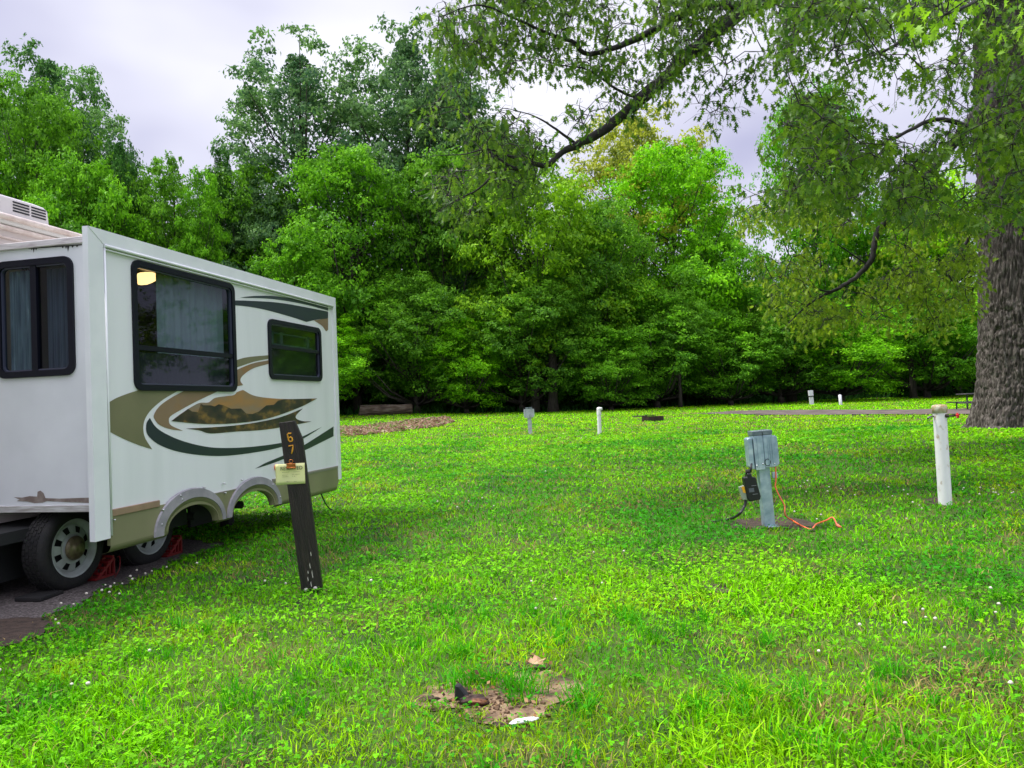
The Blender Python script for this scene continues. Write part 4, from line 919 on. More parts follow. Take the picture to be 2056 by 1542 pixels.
# things in the foreground dirt
c_ = ground_at(952, 1416)
mb = MB(); dp_ = [ground_at(random.gauss(990, 62), random.gauss(1418, 22)) for _ in range(170)]
for p in dp_:
    r_ = random.choice([.003, .004, .006, .009]); m4 = Matrix.Translation(p + Vector((0, 0, r_ * .6 + .006))) @ Matrix.Rotation(random.uniform(0, 6), 4, 'Z') @ Matrix.Rotation(random.uniform(0, 1), 4, 'X')
    mb.box(-r_ * 1.3, r_ * 1.3, -r_, r_, -r_ * .7, r_ * .7, m4, bev=r_ * .35)
tag(mb.build('soil_crumbs', M_dirt2, fix=False), 'crumbs of soil and grit scattered over the foreground bare hollow', 'soil', kind='stuff')
def lump(name, loc, size, m, label, cat, seed, rot=(0, 0, 0), amp=.35):
    bm = bmesh.new(); bmesh.ops.create_icosphere(bm, subdivisions=4, radius=1)
    for v in bm.verts:
        k = 1 + amp * (fbm(v.co.x * 2.1 + seed, v.co.y * 2.1 + v.co.z * 1.7, seed, 3) - .5) * 2; v.co = Vector((v.co.x * size[0] * k, v.co.y * size[1] * k, v.co.z * size[2] * k))
    me = bpy.data.meshes.new(name); bm.to_mesh(me); bm.free(); me.polygons.foreach_set('use_smooth', [True] * len(me.polygons)); o = link(name, me, m); o.location = loc; o.rotation_euler = rot
    return tag(o, label, cat)
kc = c_.y / 1500
M_char = ramp_mat('charred wood', [(.35, (.012, .007, .006)), (.55, (.05, .022, .014)), (.68, (.30, .13, .06)), (.8, (.45, .26, .13))], 14, .85, bump=1, bscale=30)
cw_ = lump('charred_wood', c_ + Vector((0, 0, .02)), (27 * kc, .05, .032), M_char, 'charred brown wood chunk lying on the bare foreground soil', 'wood chunk', 5, (0, 0, R(-12)), .45)
mb = MB(); mb.prism([(-.10, .0), (-.02, .0), (-.035, .03), (-.072, .075), (-.095, .08)], -.02, .02); o = mb.build('splinter', M_dark, cw_); o.location = (-.0, .01, .0); bv = o.modifiers.new('bevel', 'BEVEL'); bv.width = .006
s_ = ground_at(1052, 1458)
lump('white_shard', s_ + Vector((0, 0, .024)), (27 * kc, .020, .012), mat('white plastic', (.75, .76, .76), .5), 'white elongated shard at the edge of the foreground soil patch', 'shard', 12, (0, R(-3), R(12)), .2)
l_ = ground_at(1078, 1346)
mb = MB(); lv = [(-.07, .01), (-.045, .03), (-.05, .05), (-.02, .038), (.0, .06), (.015, .035), (.05, .045), (.04, .02), (.075, .0), (.04, -.015), (.045, -.04), (.01, -.03), (-.02, -.045), (-.035, -.02)]
mb.add([(0, 0, .02)] + [(a, b, .02 + .02 * math.sin(i * 1.7)) for i, (a, b) in enumerate(lv)], [[0, i + 1, (i + 1) % len(lv) + 1] for i in range(len(lv))], True)
o = mb.build('dead_leaf', mat('pale dead leaf', (.5, .33, .19), .7, var=(.38, .2, .1), vscale=30)); o.location = l_ + Vector((0, 0, .035)); o.rotation_euler = (R(25), 0, .4); o.scale = (.75, .75, .75); tag(o, 'pale tan dead oak leaf behind the foreground soil patch', 'leaf')
for i, (px, py, s1, lb) in enumerate([(862, 1408, 22, 'flat dark stone at the left edge of the foreground soil patch'), (1000, 1462, 16, 'dark grey stone left of the white shard'), (1030, 1340, 14, 'small blackish stone behind the foreground soil patch')]):
    q_ = ground_at(px, py); lump('stone', q_, (s1 * kc, s1 * kc * .7, .022), M_darksoil, lb, 'stone', 20 + i)

exec_trees = True
# ------------------------------------------------------------------ forest trees
M_bark = ramp_mat('forest bark', [(.3, (.018, .014, .011)), (.6, (.055, .045, .036))], 6, .9, stretch=(2, 2, .4), bump=.6, bscale=8)
M_leaf = leaf_mat('forest leaves', (.45, .5, .55), (1.9, 1.55, .9), .42, True, .55, .12)
def leaf_quads(c, nrm, size, rng, flat=.5, asp=.5):
    """rhombic leaves at c facing about nrm"""
    n = len(c); nn = nrm + rng.normal(0, flat, (n, 3)); nn /= np.linalg.norm(nn, axis=1)[:, None] + 1e-9
    r_ = rng.normal(0, 1, (n, 3)); r_[:, 2] -= .6; t = r_ - nn * (r_ * nn).sum(1)[:, None]; t /= np.linalg.norm(t, axis=1)[:, None] + 1e-9
    b = np.cross(nn, t); s = size[:, None]
    V = np.stack([c - t * s * .5, c - b * s * asp * .5 + nn * s * .06, c + t * s * .5 - nn * s * .1, c + b * s * asp * .5 + nn * s * .06], 1).reshape(-1, 3)
    return V, np.arange(n * 4).reshape(n, 4)
def make_crown(seed, H, W_, z0, kind, n_lobes, per, leaf):
    """kind: dome / column / airy / layered. Returns leaf mesh and limb mesh (lobes joined to the trunk)"""
    rng = np.random.RandomState(seed); cs, ns, rn = [], [], []; limbs = []
    bend = rng.normal(0, .035, 2)
    for i in range(n_lobes):
        t = rng.rand() ** (.8 if kind != 'column' else 1.0)
        if kind == 'dome': prof = max(.12, 1 - (abs(t - .42) / .61) ** 2.4) ** .5
        elif kind == 'column': prof = (1 - t) ** .45 * .75 + .25
        elif kind == 'airy': prof = .40 + .60 * math.sin(math.pi * (.12 + .78 * t))
        else: prof = max(.14, 1 - (abs(t - .38) / .64) ** 2.2) ** .5
        a = rng.uniform(0, 2 * math.pi); ex = 1 + .30 * math.sin(3 * a + seed) * math.sin(5 * t + seed)
        rad = W_ / 2 * prof * ex * (rng.uniform(.45, 1.0) ** .6)
        z = z0 + (H - z0) * t
        c = np.array([rad * math.cos(a) + bend[0] * z, rad * math.sin(a) + bend[1] * z, z])
        lr = rng.uniform(.07, .135) * W_ * (.75 if kind == 'airy' else 1) * (1.15 - .45 * t) * rng.uniform(.7, 1.15)
        n = int(per * (lr / (.10 * W_)) ** 2)
        # leaves on a flattened ellipsoid, mostly its upper side
        K = rng.randint(6, 11); dk = rng.normal(0, 1, (K, 3)); dk[:, 2] = dk[:, 2] * .9 + .30; dk /= np.linalg.norm(dk, axis=1)[:, None]
        dk *= rng.uniform(.6, 1.25, (K, 1)); q = np.array([lr, lr, lr * .75]); pk = rng.randint(0, K, n)
        off = rng.normal(0, 1, (n, 3)) * np.array([.27, .27, .13]) * lr; off[:, 2] -= .35 * (off[:, 0] ** 2 + off[:, 1] ** 2) / lr
        d = dk[pk] + off / lr; tone_k = rng.normal(0, .10, K)[pk]
        P_ = dk[pk] * q + off
        outw = np.array([math.cos(a), math.sin(a), 0]) * .25
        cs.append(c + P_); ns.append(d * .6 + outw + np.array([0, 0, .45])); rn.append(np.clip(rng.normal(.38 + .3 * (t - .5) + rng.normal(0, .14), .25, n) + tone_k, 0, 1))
        if rng.rand() < .4 or kind == 'airy': limbs.append((c, lr))
    # inner fill
    n = int(n_lobes * per * .16); t = rng.rand(n); a = rng.uniform(0, 6.28, n); rad = W_ / 2 * .6 * np.sin(math.pi * (.1 + .85 * t)) * rng.rand(n) ** .5
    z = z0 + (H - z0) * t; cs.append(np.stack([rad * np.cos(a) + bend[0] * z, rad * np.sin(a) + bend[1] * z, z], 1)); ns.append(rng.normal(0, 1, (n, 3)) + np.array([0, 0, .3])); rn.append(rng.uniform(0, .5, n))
    c = np.concatenate(cs); nn = np.concatenate(ns); rn = np.concatenate(rn)
    V, F = leaf_quads(c, nn, leaf * rng.uniform(.65, 1.35, len(c)), rng)
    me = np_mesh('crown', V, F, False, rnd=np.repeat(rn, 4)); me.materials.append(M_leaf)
    mb = MB(); random.seed(seed); r0_ = .018 * H + .06
    tp = [Vector((bend[0] * z + .12 * math.sin(z * .5 + seed), bend[1] * z, z)) for z in np.linspace(-.3, H * .93, 12)]
    mb.tube(tp, [r0_ * (1.35 if k == 0 else 1) * (1 - .9 * k / 11) for k in range(12)], 9, jit=.08)
    for c, lr in limbs[:60]:
        zb_ = max(z0 * .5, c[2] - (.9 * math.hypot(c[0], c[1]) + .5)); f = zb_ / (H * .93); st = Vector((bend[0] * zb_, bend[1] * zb_, zb_)); en = Vector(c)
        md = st.lerp(en, .5) + Vector((0, 0, -.12 * (en - st).length * (1 if kind != 'airy' else .3)))
        r1 = max(.03, r0_ * (1 - .9 * f) * .4); mb.tube([st, md, en], [r1, r1 * .6, .02], 6)
    tm = bpy.data.meshes.new('trunk'); tm.from_pydata([tuple(v) for v in mb.v], [], mb.f); tm.polygons.foreach_set('use_smooth', mb.sm); tm.materials.append(M_bark)
    return me, tm
PROTO = {}
def proto(k, *a): PROTO[k] = make_crown(*a)
proto('dome_a', 101, 16, 11, 3.0, 'dome', 170, 260, .27)
proto('dome_b', 102, 18, 12, 2.6, 'dome', 190, 260, .27)
proto('layer_a', 103, 15, 12, 2.2, 'layered', 180, 250, .27)
proto('layer_b', 104, 13, 10, 1.8, 'layered', 160, 240, .25)
proto('column', 105, 17, 8.5, 1.0, 'column', 170, 200, .25)
proto('airy_a', 106, 22, 13, 3.5, 'airy', 190, 400, .27)
proto('airy_b', 107, 23, 12, 3.5, 'airy', 200, 360, .27)
proto('bush', 108, 5.5, 6.5, .1, 'dome', 90, 230, .20)
used = set()
def tree(name, k, x, y, sx, sz, rot, color, label, group):
    cm, tm = PROTO[k]
    e = empty(name, (x, y, float(g(x, y)) - .1), (0, 0, rot), label, 'shrub' if name == 'shrub' else 'tree', group)
    for nm, me in (('trunk' if name != 'shrub' else 'stem', tm), ('crown' if name != 'shrub' else 'foliage', cm)):
        o = bpy.data.objects.new(nm, me); COL.objects.link(o); o.parent = e; o.scale = (sx, sx, sz); o.color = (*color, 1)
    return e
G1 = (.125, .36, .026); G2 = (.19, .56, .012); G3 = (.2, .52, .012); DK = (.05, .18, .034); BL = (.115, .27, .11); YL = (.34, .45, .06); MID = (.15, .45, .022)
NH = {'dome_a': 16, 'dome_b': 18, 'layer_a': 15, 'layer_b': 13, 'column': 17, 'airy_a': 22, 'airy_b': 23, 'bush': 5.5}
NW = {'dome_a': 11, 'dome_b': 12, 'layer_a': 12, 'layer_b': 10, 'column': 8.5, 'airy_a': 13, 'airy_b': 12, 'bush': 6.5}
def put(name, k, px, top, Y, wpx, color, label, group='trees of the wood edge'):
    """a tree whose top shows at (px, top) when standing Y metres away, wpx wide"""
    if px > 1200: Y += .42 * min(22, max(0, (px - 1028) * Y / 1500 - 4))
    p = at(px, top, Y); gz = float(g(p.x, Y)); H = (p.z - gz) / .99
    b = at(px + (771 - top) * .0, 800, Y)
    return tree(name, k, p.x + .04 * H * .0, Y, wpx * Y / 1500 / NW[k], H / NH[k], random.uniform(0, 6.28), color, label, group)
random.seed(3)
WOOD = 'trees of the wood edge'
T = [ # name kind px top Y width color label
 ('tree', 'airy_a', 50, 112, 62, 330, (.09, .25, .07), 'tall blue green tree at the far left edge of the sky'),
 ('tree', 'dome_b', 95, 190, 56, 250, G1, 'leafy mid green tree above the trailer roof vent at left'),
 ('tree', 'column', 232, 290, 55, 130, DK, 'dark ivy covered narrow tree left of the pale green pair'),
 ('tree', 'layer_a', 150, 330, 52, 260, MID, 'spreading yellowish green tree just above the trailer roof'),
 ('tree', 'column', 345, 318, 54, 150, G1, 'pale green slender tree over the middle of the slide-out'),
 ('tree', 'column', 402, 350, 53, 130, MID, 'slim bright tree beside the dark leaning ivy tree'),
 ('tree', 'column', 440, 305, 57, 90, DK, 'narrow dark ivy clad tree leaning left against the sky gap'),
 ('tree', 'airy_b', 610, 128, 64, 380, BL, 'tall airy blue green tree right of the sky gap'),
 ('tree', 'airy_a', 790, 66, 66, 400, BL, 'tallest airy grey green tree left of the oak limb tip'),
 ('tree', 'dome_b', 700, 300, 56, 290, MID, 'full bright green tree standing right above the trailer rear'),
 ('tree', 'airy_b', 165, 250, 60, 260, BL, 'loose blue green tree between the two leftmost tall trees'),
 ('tree', 'dome_a', 290, 335, 58, 230, G1, 'rounded tree filling behind the narrow ivy tree'),
 ('tree', 'dome_a', 480, 350, 60, 240, G1, 'rounded tree behind the leaning ivy tree'),
 ('tree', 'dome_b', 10, 300, 54, 240, MID, 'mid green tree at the left border above the air conditioner'),
 ('tree', 'layer_a', 540, 400, 58, 240, BL, 'hazy blue green tree left of the full bright tree'),
 ('tree', 'dome_b', 960, 250, 63, 260, BL, 'grey green tree seen through the left end of the oak foliage'),
 ('tree', 'layer_b', 590, 480, 53, 220, MID, 'low mid green tree directly behind the slide-out top edge'),
 ('tree', 'airy_b', 900, 150, 68, 300, BL, 'grey green tall tree behind the left tip of the oak foliage'),
 ('tree', 'dome_a', 640, 620, 51, 200, G2, 'low bright sapling just beyond the trailer rear corner'),
 ('tree', 'layer_b', 930, 640, 53, 170, G2, 'small bright sapling between the log and the distant pedestal'),
 ('tree', 'layer_b', 1220, 660, 52, 180, MID, 'small leafy tree behind the elbowed white pipe'),
 ('tree', 'layer_b', 1460, 640, 52, 200, MID, 'small leafy tree beyond the left end of the gravel road'),
 ('tree', 'dome_a', 880, 330, 60, 260, G1, 'deep green tree behind the log between two taller trees'),
 ('tree', 'dome_a', 1075, 340, 57, 300, (.21, .48, .02), 'light yellow green tree below the oak limb tip'),
 ('tree', 'airy_a', 1280, 222, 66, 350, YL, 'olive yellow tree top behind the brightest tree'),
 ('tree', 'dome_b', 1330, 295, 58, 290, G2, 'brightest rounded tree in the middle of the wood'),
 ('tree', 'layer_a', 1210, 420, 56, 260, G1, 'dense green tree left of the brightest rounded tree'),
 ('tree', 'layer_a', 1420, 480, 55, 240, MID, 'mid green spreading tree below right of the brightest tree'),
 ('tree', 'dome_b', 1612, 205, 62, 225, (.14, .46, .015), 'vivid green tall tree showing left of the oak foliage'),
 ('tree', 'layer_b', 1560, 585, 52, 230, G1, 'low dark green tree behind the near electric pedestal'),
 ('tree', 'layer_b', 1680, 610, 50, 240, G2, 'low bright tree behind the far white posts'),
 ('tree', 'dome_a', 1760, 400, 60, 280, G2, 'tree behind the lower oak limb at right'),
 ('tree', 'dome_a', 1900, 340, 56, 260, (.30, .68, .01), 'sunny yellow green tree left of the oak trunk'),
 ('tree', 'layer_b', 1850, 560, 50, 230, MID, 'low green tree left of the picnic table'),
 ('tree', 'layer_b', 1980, 600, 50, 200, G2, 'low green tree behind the oak trunk and picnic table'),
 ('tree', 'layer_b', 830, 560, 54, 240, G1, 'low leafy tree overhanging the fallen log'),
 ('tree', 'layer_b', 1040, 560, 54, 240, G1, 'low leafy tree right behind the distant pale pedestal'),
 ('tree', 'layer_b', 1310, 590, 53, 230, MID, 'low leafy tree right behind the fire ring'),
]
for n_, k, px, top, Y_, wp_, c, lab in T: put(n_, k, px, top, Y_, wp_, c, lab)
# second row fills the wood
for i in range(15):
    px = -150 + i * 160 + random.uniform(-40, 40); top = 560 + random.uniform(-90, 60)
    if 1430 < px < 1520 : top += 90
    put('tree', random.choice(['layer_a', 'dome_a', 'layer_b']), px, top, random.uniform(64, 74), random.uniform(230, 330), random.choice([DK, G1, MID]), 'dark crown deep inside the wood behind the front trees', 'trees deep in the wood')
# shrub layer along the edge
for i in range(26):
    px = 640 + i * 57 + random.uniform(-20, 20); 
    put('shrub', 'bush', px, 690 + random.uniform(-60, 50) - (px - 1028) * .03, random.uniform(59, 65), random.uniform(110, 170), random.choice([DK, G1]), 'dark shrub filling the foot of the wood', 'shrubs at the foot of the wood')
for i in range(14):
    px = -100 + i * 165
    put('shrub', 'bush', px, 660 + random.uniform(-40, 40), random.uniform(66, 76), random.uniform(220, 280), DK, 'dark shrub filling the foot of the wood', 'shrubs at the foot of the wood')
# visible bare trunks at the wood edge
def bare(px, py0, py1, Y, wpx, label, lean=0):
    if px > 1200: Y += .42 * min(22, max(0, (px - 1028) * Y / 1500 - 4))
    b = at(px, 820, Y); z0 = float(g(b.x, Y)); t_ = at(px + lean, py1, Y); r_ = wpx * Y / 3000
    e = empty('tree', (b.x, Y, z0), label=label, cat='tree', group='bare lower trunks at the wood edge')
    mb = MB(); random.seed(int(px)); mb.tube([(0, 0, -.3), (.05, 0, 1), ((t_.x - b.x) * .5, 0, (t_.z - z0) * .5), (t_.x - b.x, 0, t_.z - z0)], [r_ * 1.4, r_, r_ * .85, r_ * .6], 12, jit=.08)
    for s_ in (-1, 1): mb.tube([((t_.x - b.x) * .7, 0, (t_.z - z0) * .7), (s_ * 1.6, .5, (t_.z - z0) * .95), (s_ * 2.6, .8, (t_.z - z0) * 1.15)], [r_ * .4, r_ * .25, .03], 7)
    mb.build('trunk', M_bark, e)
    o = bpy.data.objects.new('crown', PROTO['layer_b'][0]); COL.objects.link(o); o.parent = e; o.location = (t_.x - b.x, 0, (t_.z - z0) * .55); o.scale = (.5, .5, .45); o.color = (*G1, 1)
bare(1110, 820, 600, 53.0, 20, 'tree with a thick dark trunk left of the elbowed white pipe')
bare(1074, 820, 640, 53.5, 17, 'tree with dark trunk right behind the distant pedestal')
bare(1366, 820, 690, 51.5, 7, 'slim pale trunked tree right of the fire ring', -4)
bare(826, 820, 600, 56, 12, 'tree with trunk rising behind the end of the log', -10)
bare(1590, 810, 640, 53, 17, 'tree with dark trunk left of the far white square post')
bare(1835, 800, 640, 50, 12, 'tree with brown curved trunk behind the near white pipe', -14)

# weeds beneath the trees and beside the log
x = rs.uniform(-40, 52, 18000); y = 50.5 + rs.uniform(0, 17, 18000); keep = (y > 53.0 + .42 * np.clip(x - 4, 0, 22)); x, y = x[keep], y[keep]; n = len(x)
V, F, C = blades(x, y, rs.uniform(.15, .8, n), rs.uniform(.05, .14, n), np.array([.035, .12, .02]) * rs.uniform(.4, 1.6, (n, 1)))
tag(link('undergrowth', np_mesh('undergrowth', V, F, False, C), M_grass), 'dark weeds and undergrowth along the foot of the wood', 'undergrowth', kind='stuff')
for i, (a, b, n0, hh_, lb) in enumerate([(843, 890, 700, 1.0, 'tall pale grass clump right of the fallen log')]):
    pa, pb2 = ground_at(a, 829), ground_at(b, 828); n = n0; x = rs.uniform(pa.x, pb2.x, n); y = pa.y + rs.uniform(-.3, 1, n)
    V, F, C = blades(x, y, rs.uniform(.4, hh_, n), rs.uniform(.03, .06, n), np.array([.10, .26, .03]) * rs.uniform(.5, 1.5, (n, 1)))
    tag(link('grass_clump', np_mesh('grass_clump', V, F, False, C), M_grass), lb, 'grass', kind='stuff')

# ------------------------------------------------------------------ the big oak
M_obark = ramp_mat('oak bark', [(.28, (.020, .016, .013)), (.5, (.065, .053, .043)), (.7, (.18, .16, .14))], 7, .9, stretch=(3, 3, .7), bump=1, bscale=14)
M_limb = ramp_mat('dark limb bark', [(.3, (.010, .009, .009)), (.65, (.035, .03, .027))], 9, .85, bump=.8, bscale=14)
M_oleaf = leaf_mat('oak leaves', (.06, .165, .018), (.24, .42, .018), .5, True, .45, .25)
ob = ground_at(2030, 862); OY = ob.y; print('oak', ob)
kO = OY / 1500
oak = empty('oak_tree', (ob.x, ob.y, ob.z), (0, 0, 0), 'huge old oak with ridged bark and overhanging limbs at the right', 'tree')
OX = at(2040, 600, OY).x
n1, n2 = 420, 360
zs = np.concatenate([np.linspace(-.4, 3.2, 240), np.linspace(3.2, 15, n1 - 240)[1:]]); n1 = len(zs)
th = np.linspace(0, 2 * math.pi, n2, endpoint=False); TH, ZZ = np.meshgrid(th, zs)
rb = 67 * kO * (1 - .006 * ZZ) ; fl_ = np.exp(-np.clip(ZZ, 0, None) / .55)
roots = (.5 + .5 * np.cos(5 * TH + .9)) ** 1.6
RR = rb * (1 + .10 * fl_ ** .3 * roots + fl_ * (.10 + .34 * roots)) * (1 + .025 * np.sin(3 * TH + ZZ * .7))
wob = TH * 20 + .9 * fbm(TH * 3, ZZ * 2.2, 7, 2) * 4
ridge_ = np.abs(vn(np.mod(wob, 20 * 2 * math.pi + 3.6), ZZ * 4.2 + 50, 41) - .5) * 2
ridge2 = vn(np.mod(wob * 2.3, 400), ZZ * 13 + 50, 43)
RR = RR + .085 * (ridge_ ** .7) + .035 * ridge2 + .02 * vn(TH * 60 + 9, ZZ * 18 + 30, 47)
XX = (OX - ob.x) + RR * np.cos(TH) + ZZ * .035; YY = RR * np.sin(TH)
idx = np.arange(n1 * n2).reshape(n1, n2); nxt = np.roll(idx, -1, 1)
F = np.stack([idx[:-1], nxt[:-1], nxt[1:], idx[1:]], -1).reshape(-1, 4)
link('trunk', np_mesh('trunk', np.stack([XX, YY, ZZ], -1).reshape(-1, 3), F, True), M_obark, oak)
OI = Matrix.Translation((-ob.x, -ob.y, -ob.z))
LIMBS = []
def limb(pts, rad, n=12):
    """pts (px, py, Y); radii in metres"""
    P = [at(*p) for p in pts]; Q = [Vector(q) for q in catmull(P, 6)]; rq = list(np.interp(np.linspace(0, len(rad) - 1, len(Q)), range(len(rad)), rad))
    Q = [q + Vector((random.uniform(-1, 1), random.uniform(-1, 1), random.uniform(-1, 1))) * r_ * .16 for q, r_ in zip(Q, rq)]
    rq = [r_ * .72 for r_ in rq]; LIMBS.append((Q, rq)); MB().tube([OI @ q for q in Q], rq, n, jit=.06).build('limb', M_limb, oak)
random.seed(5)
limb([(2035, -250, OY), (1900, -170, 14.5), (1700, -70, 13.2), (1500, 15, 12.6), (1400, 95, 12.2), (1345, 148, 12.0), (1285, 200, 11.8), (1220, 255, 11.6), (1165, 288, 11.4), (1130, 305, 11.3), (1095, 333, 11.2), (1060, 325, 11.1), (1035, 338, 11), (1000, 318, 10.9)], [.30, .26, .22, .19, .165, .15, .13, .105, .085, .065, .055, .045, .04, .02])
limb([(1035, 338, 11), (1000, 345, 10.9), (960, 380, 10.8), (920, 400, 10.7), (880, 425, 10.6)], [.035, .028, .02, .012, .006], 8)
limb([(1035, 318, 11), (980, 300, 10.9), (930, 310, 10.9), (870, 312, 10.9)], [.03, .02, .012, .006], 8)
limb([(1500, 15, 12.6), (1440, 10, 12.4), (1379, 25, 12.2), (1295, 69, 12), (1235, 95, 11.8), (1178, 108, 11.6), (1153, 86, 11.5), (1105, 69, 11.4), (1032, 36, 11.2), (960, 10, 11), (880, 35, 10.8)], [.12, .11, .10, .08, .06, .05, .045, .035, .025, .018, .008])
limb([(1153, 286, 11.4), (1110, 255, 11.2), (1070, 232, 11.1), (1020, 218, 11)], [.035, .024, .014, .006], 8)
limb([(1285, 200, 11.8), (1240, 180, 11.7), (1180, 140, 11.5), (1120, 130, 11.3), (1070, 115, 11.2)], [.04, .03, .02, .012, .006], 8)
limb([(1430, 70, 12.3), (1460, 140, 12), (1430, 190, 11.8), (1400, 225, 11.7)], [.02, .012, .008, .004], 6)
limb([(2020, 150, OY - .5), (1950, 240, 15), (1880, 330, 14.5), (1812, 400, 14.2), (1795, 425, 14.2), (1760, 470, 14.1), (1750, 520, 14.0), (1720, 555, 14), (1690, 575, 13.9), (1640, 600, 13.8), (1600, 632, 13.8), (1570, 665, 13.7)], [.16, .14, .11, .085, .08, .075, .07, .06, .05, .03, .018, .008])
limb([(1700, 570, 13.9), (1660, 585, 13.8), (1600, 560, 13.8), (1570, 560, 13.7)], [.03, .022, .012, .006], 8)
limb([(1690, 575, 13.9), (1730, 580, 14), (1760, 605, 14.1), (1780, 640, 14.2)], [.018, .013, .009, .005], 8)
limb([(1740, 530, 14), (1710, 510, 14), (1680, 490, 14), (1640, 470, 14)], [.025, .018, .012, .006], 8)
limb([(1985, 430, OY - .6), (1962, 450, 15), (1938, 490, 14.8), (1908, 540, 14.6), (1912, 565, 14.6), (1935, 590, 14.6)], [.07, .055, .045, .035, .02, .008], 8)
limb([(1812, 380, 14.2), (1824, 440, 14.2), (1822, 480, 14.2), (1818, 500, 14.2), (1826, 530, 14.2)], [.025, .018, .014, .01, .006], 8)
limb([(2030, 300, OY - .6), (1960, 262, 13), (1880, 240, 12.5), (1790, 280, 12), (1700, 310, 12)], [.10, .07, .05, .035, .02], 8)
limb([(2040, 60, OY - .6), (1960, 20, 12.5), (1880, 20, 11.5), (1830, 60, 11), (1790, 95, 10.5), (1700, 130, 10.2)], [.12, .09, .07, .05, .03, .015], 8)
limb([(2040, 330, OY - .9), (2000, 300, 13.5), (1950, 330, 13.2), (1880, 345, 13)], [.06, .04, .025, .012], 8)
limb([(2040, -50, OY - .8), (2000, -40, 10), (1960, 0, 8), (1900, 30, 7.4)], [.10, .06, .03, .012], 8)
limb([(2045, 100, OY + .5), (2200, -100, 16), (2400, -300, 16)], [.3, .2, .05], 8)

# oak leaves: lobed outline, seven points
LV = np.array([(0, -.05), (.10, .10), (.30, .16), (.12, .28), (.40, .46), (.14, .50), (.30, .78), (.08, .70), (0, 1.0), (-.08, .70), (-.30, .78), (-.14, .50), (-.40, .46), (-.12, .28), (-.30, .16), (-.10, .10)])
NLV = len(LV)
def oak_leaves(c, size, rng):
    n = len(c); ax = rng.normal(0, .55, (n, 3)); ax[:, 2] -= 1.0; ax /= np.linalg.norm(ax, axis=1)[:, None]
    r_ = rng.normal(0, 1, (n, 3)); b = np.cross(ax, r_); b /= np.linalg.norm(b, axis=1)[:, None]; nn = np.cross(ax, b)
    L = LV[None, :, :, None]; s = size[:, None, None]
    curl = rng.uniform(-.35, .1, n)[:, None, None]; fold = rng.uniform(.05, .5, n)[:, None, None]
    V = c[:, None, :] + ax[:, None, :] * (LV[:, 1][None, :, None] * s) + b[:, None, :] * (LV[:, 0][None, :, None] * s * .80) + nn[:, None, :] * (s * (curl * (LV[:, 1] ** 2)[None, :, None] + fold * np.abs(LV[:, 0])[None, :, None]))
    base = (np.arange(n) * NLV)[:, None]
    tri = [(0, 1, 15), (1, 2, 3), (1, 3, 13), (1, 13, 15), (15, 13, 14), (3, 4, 5), (3, 5, 11), (3, 11, 13), (13, 11, 12), (5, 6, 7), (5, 7, 9), (5, 9, 11), (11, 9, 10), (7, 8, 9)]
    F = np.concatenate([base + np.array([t]) for t in tri], 1).reshape(-1, 3)
    return V.reshape(-1, 3), F
rng = np.random.RandomState(77)
def region(poly, ncl, Y0, Y1, per=(10, 22), size=.13, spread=.22, tone=.5, gaps=()):
    P = np.array(poly, float); x0, y0 = P.min(0); x1, y1 = P.max(0); C, T_ = [], []
    cnt = 0
    while cnt < ncl:
        px, py = rng.uniform(x0, x1), rng.uniform(y0, y1)
        if not inside(np.array([px]), np.array([py]), P)[0]: continue
        if fbm(px / 70., py / 70., 19, 2) + rng.uniform(-.12, .12) < .42: cnt += .12; continue
        if any(((px - gx_) / rx) ** 2 + ((py - gy_) / ry) ** 2 < 1 for gx_, gy_, rx, ry in gaps) and rng.rand() < .93: cnt += .05; continue
        C.append(np.array(at(px, py, rng.uniform(Y0, Y1)))); cnt += 1
    tw, LC, LT = MB(), [], []
    AP = np.array([tuple(q) for Q, rq in LIMBS for q, r_ in zip(Q, rq) if r_ < .16]); C = np.array(C)
    D0 = np.array([np.sqrt(((AP - c) ** 2).sum(1).min()) for c in C]); nodes = list(AP); NP_ = AP.copy()
    for c in C[np.argsort(D0)]:
        n = rng.randint(*per); d = rng.normal(0, 1, (n, 3)) * np.array([spread, spread, spread * .6]); LC.append(c + d); LT.append(np.clip(rng.normal(tone, .22, n), 0, 1))
        j = ((NP_ - c) ** 2).sum(1); i = int(np.argmin(j)); st = Vector(NP_[i]); en = Vector(c); NP_ = np.vstack([NP_, c])
        L_ = (en - st).length
        if L_ < 1.6:
            md = st.lerp(en, .5) + Vector(rng.normal(0, .10, 3)) * L_ + Vector((0, 0, .06)); tw.tube([OI @ st, OI @ md, OI @ en], [.009, .007, .005], 4, cap=False)
        LC.pop(); LT.pop(); nt_ = 4; pts_ = []
        for q_ in range(nt_):
            v_ = Vector(rng.normal(0, 1, 3)); v_.z = v_.z * .5 - .35; v_ = v_.normalized() * spread * rng.uniform(1.2, 2.2); e1 = en + v_ * .5 + Vector((0, 0, .03)); e2 = en + v_ + Vector((0, 0, -.07))
            tw.tube([OI @ en, OI @ e1, OI @ e2], [.0045, .003, .0015], 3, cap=False)
            m_ = max(2, int(n * 1.15 / nt_)); tt = rng.uniform(.25, 1.08, m_)[:, None]
            pts_.append(np.array(en) * (1 - tt) ** 2 + 2 * np.array(e1) * tt * (1 - tt) + np.array(e2) * tt ** 2 + rng.normal(0, .035, (m_, 3)))
        pts_ = np.concatenate(pts_); LC.append(pts_); LT.append(np.clip(rng.normal(tone + rng.normal(0, .1), .2, len(pts_)), 0, 1))
    return np.concatenate(LC), np.concatenate(LT), tw
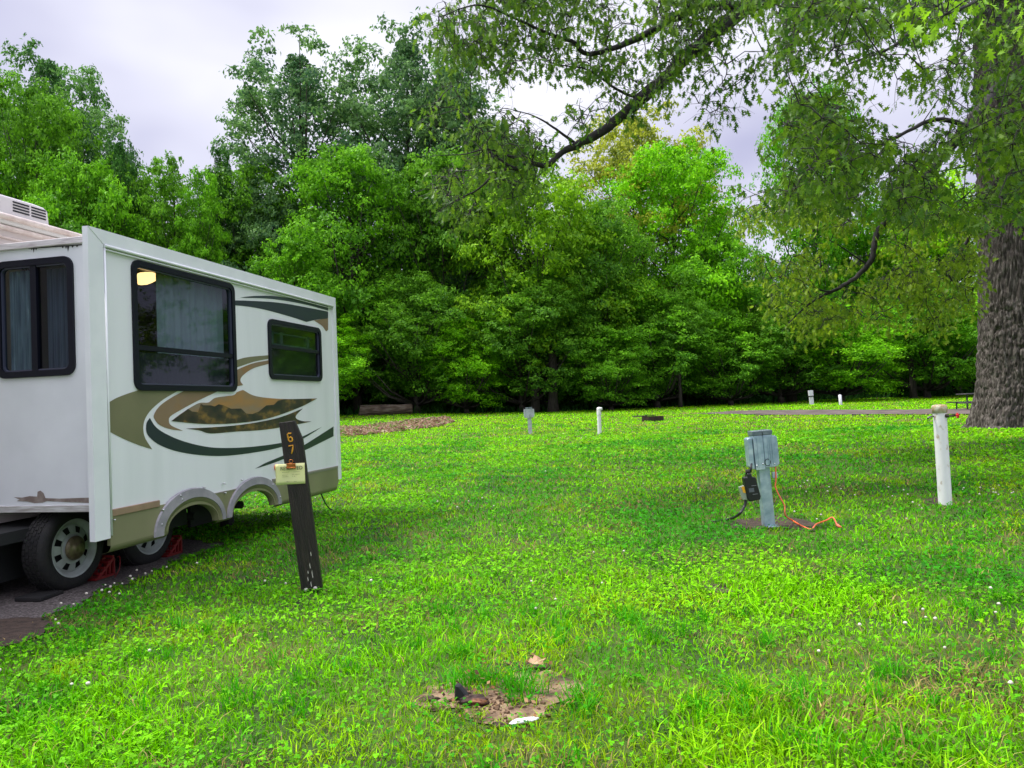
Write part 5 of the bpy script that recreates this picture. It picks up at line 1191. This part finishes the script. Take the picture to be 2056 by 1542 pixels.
REG = [
 (dict(poly=[(870, 20), (930, -60), (1520, -80), (1500, 60), (1400, 110), (1300, 160), (1180, 150), (1100, 120), (1000, 160), (960, 210), (880, 130)], ncl=430, Y0=10.6, Y1=12.6, size=.115, tone=.38, gaps=[(1075, 165, 60, 30)]), (1, .98, 1.2)),
 (dict(poly=[(880, 120), (1000, 140), (1030, 230), (1100, 250), (1170, 200), (1290, 150), (1400, 90), (1440, 110), (1300, 200), (1170, 300), (1080, 370), (1010, 430), (930, 440), (850, 400), (870, 220)], ncl=210, Y0=10.4, Y1=12.2, size=.11, tone=.42, per=(7, 16), gaps=[(1060, 190, 70, 45), (1165, 190, 60, 40)]), (1, 1, 1.2)),
 (dict(poly=[(1330, 200), (1430, 110), (1540, 100), (1500, 200), (1440, 245), (1370, 240)], ncl=22, Y0=11.4, Y1=12.4, tone=.3, per=(6, 12)), (1, 1, 1.2)),
 (dict(poly=[(1490, -80), (2250, -80), (2250, 330), (2056, 400), (1920, 450), (1760, 430), (1620, 400), (1500, 400), (1560, 300), (1600, 180), (1560, 150), (1520, 90)], ncl=1050, Y0=8.6, Y1=14.5, size=.12, tone=.38, gaps=[(1850, 95, 80, 50), (1790, 150, 70, 36), (1650, 150, 45, 34), (1930, 90, 50, 30)]), (1, 1, 1)),
 (dict(poly=[(1480, 430), (1560, 380), (1800, 400), (1960, 430), (1960, 600), (1900, 660), (1790, 640), (1640, 660), (1560, 640), (1500, 560)], ncl=400, Y0=13.2, Y1=15.6, tone=.6, size=.115, gaps=[(1500, 560, 40, 60)]), (1.5, 1.25, 1.3)),
 (dict(poly=[(1820, -60), (2200, -60), (2200, 60), (2056, 60), (1960, 70), (1880, 30)], ncl=30, Y0=6.6, Y1=8.2, tone=.8, per=(8, 14), size=.125), (1.5, 1.6, 1.1)),
 (dict(poly=[(1960, 250), (2250, 200), (2250, 420), (2040, 430), (1960, 400)], ncl=130, Y0=12, Y1=14.2, tone=.5), (1, 1, 1)),
]
for kw, colr in REG:
    c, t, tw = region(**kw); sz_ = kw.get('size', .13) * rng.uniform(.7, 1.3, len(c))
    V, F = oak_leaves(c, sz_, rng); V = V - np.array(ob)
    o = link('crown', np_mesh('crown', V, F, False, rnd=np.repeat(t, NLV)), M_oleaf, oak); o.color = (*colr, 1)
    tw.build('twigs', M_limb, o, fix=False)
    print('oak leaves', len(c))
# part of the crown above and behind the frame, so its shade falls on the lawn
n = 9000; c = rng.normal(0, 1, (n, 3)); c /= np.linalg.norm(c, axis=1)[:, None]; c = c * np.array([9, 7, 3.2]) * rng.uniform(.5, 1, (n, 1)) + np.array([OX + 1, OY + 2, 17.0])
V, F = oak_leaves(c, rng.uniform(.3, .5, n), rng); o = link('crown', np_mesh('crown', V - np.array(ob), F, False, rnd=np.repeat(rng.rand(n), NLV)), M_oleaf, oak); o.color = (1, 1, 1, 1)
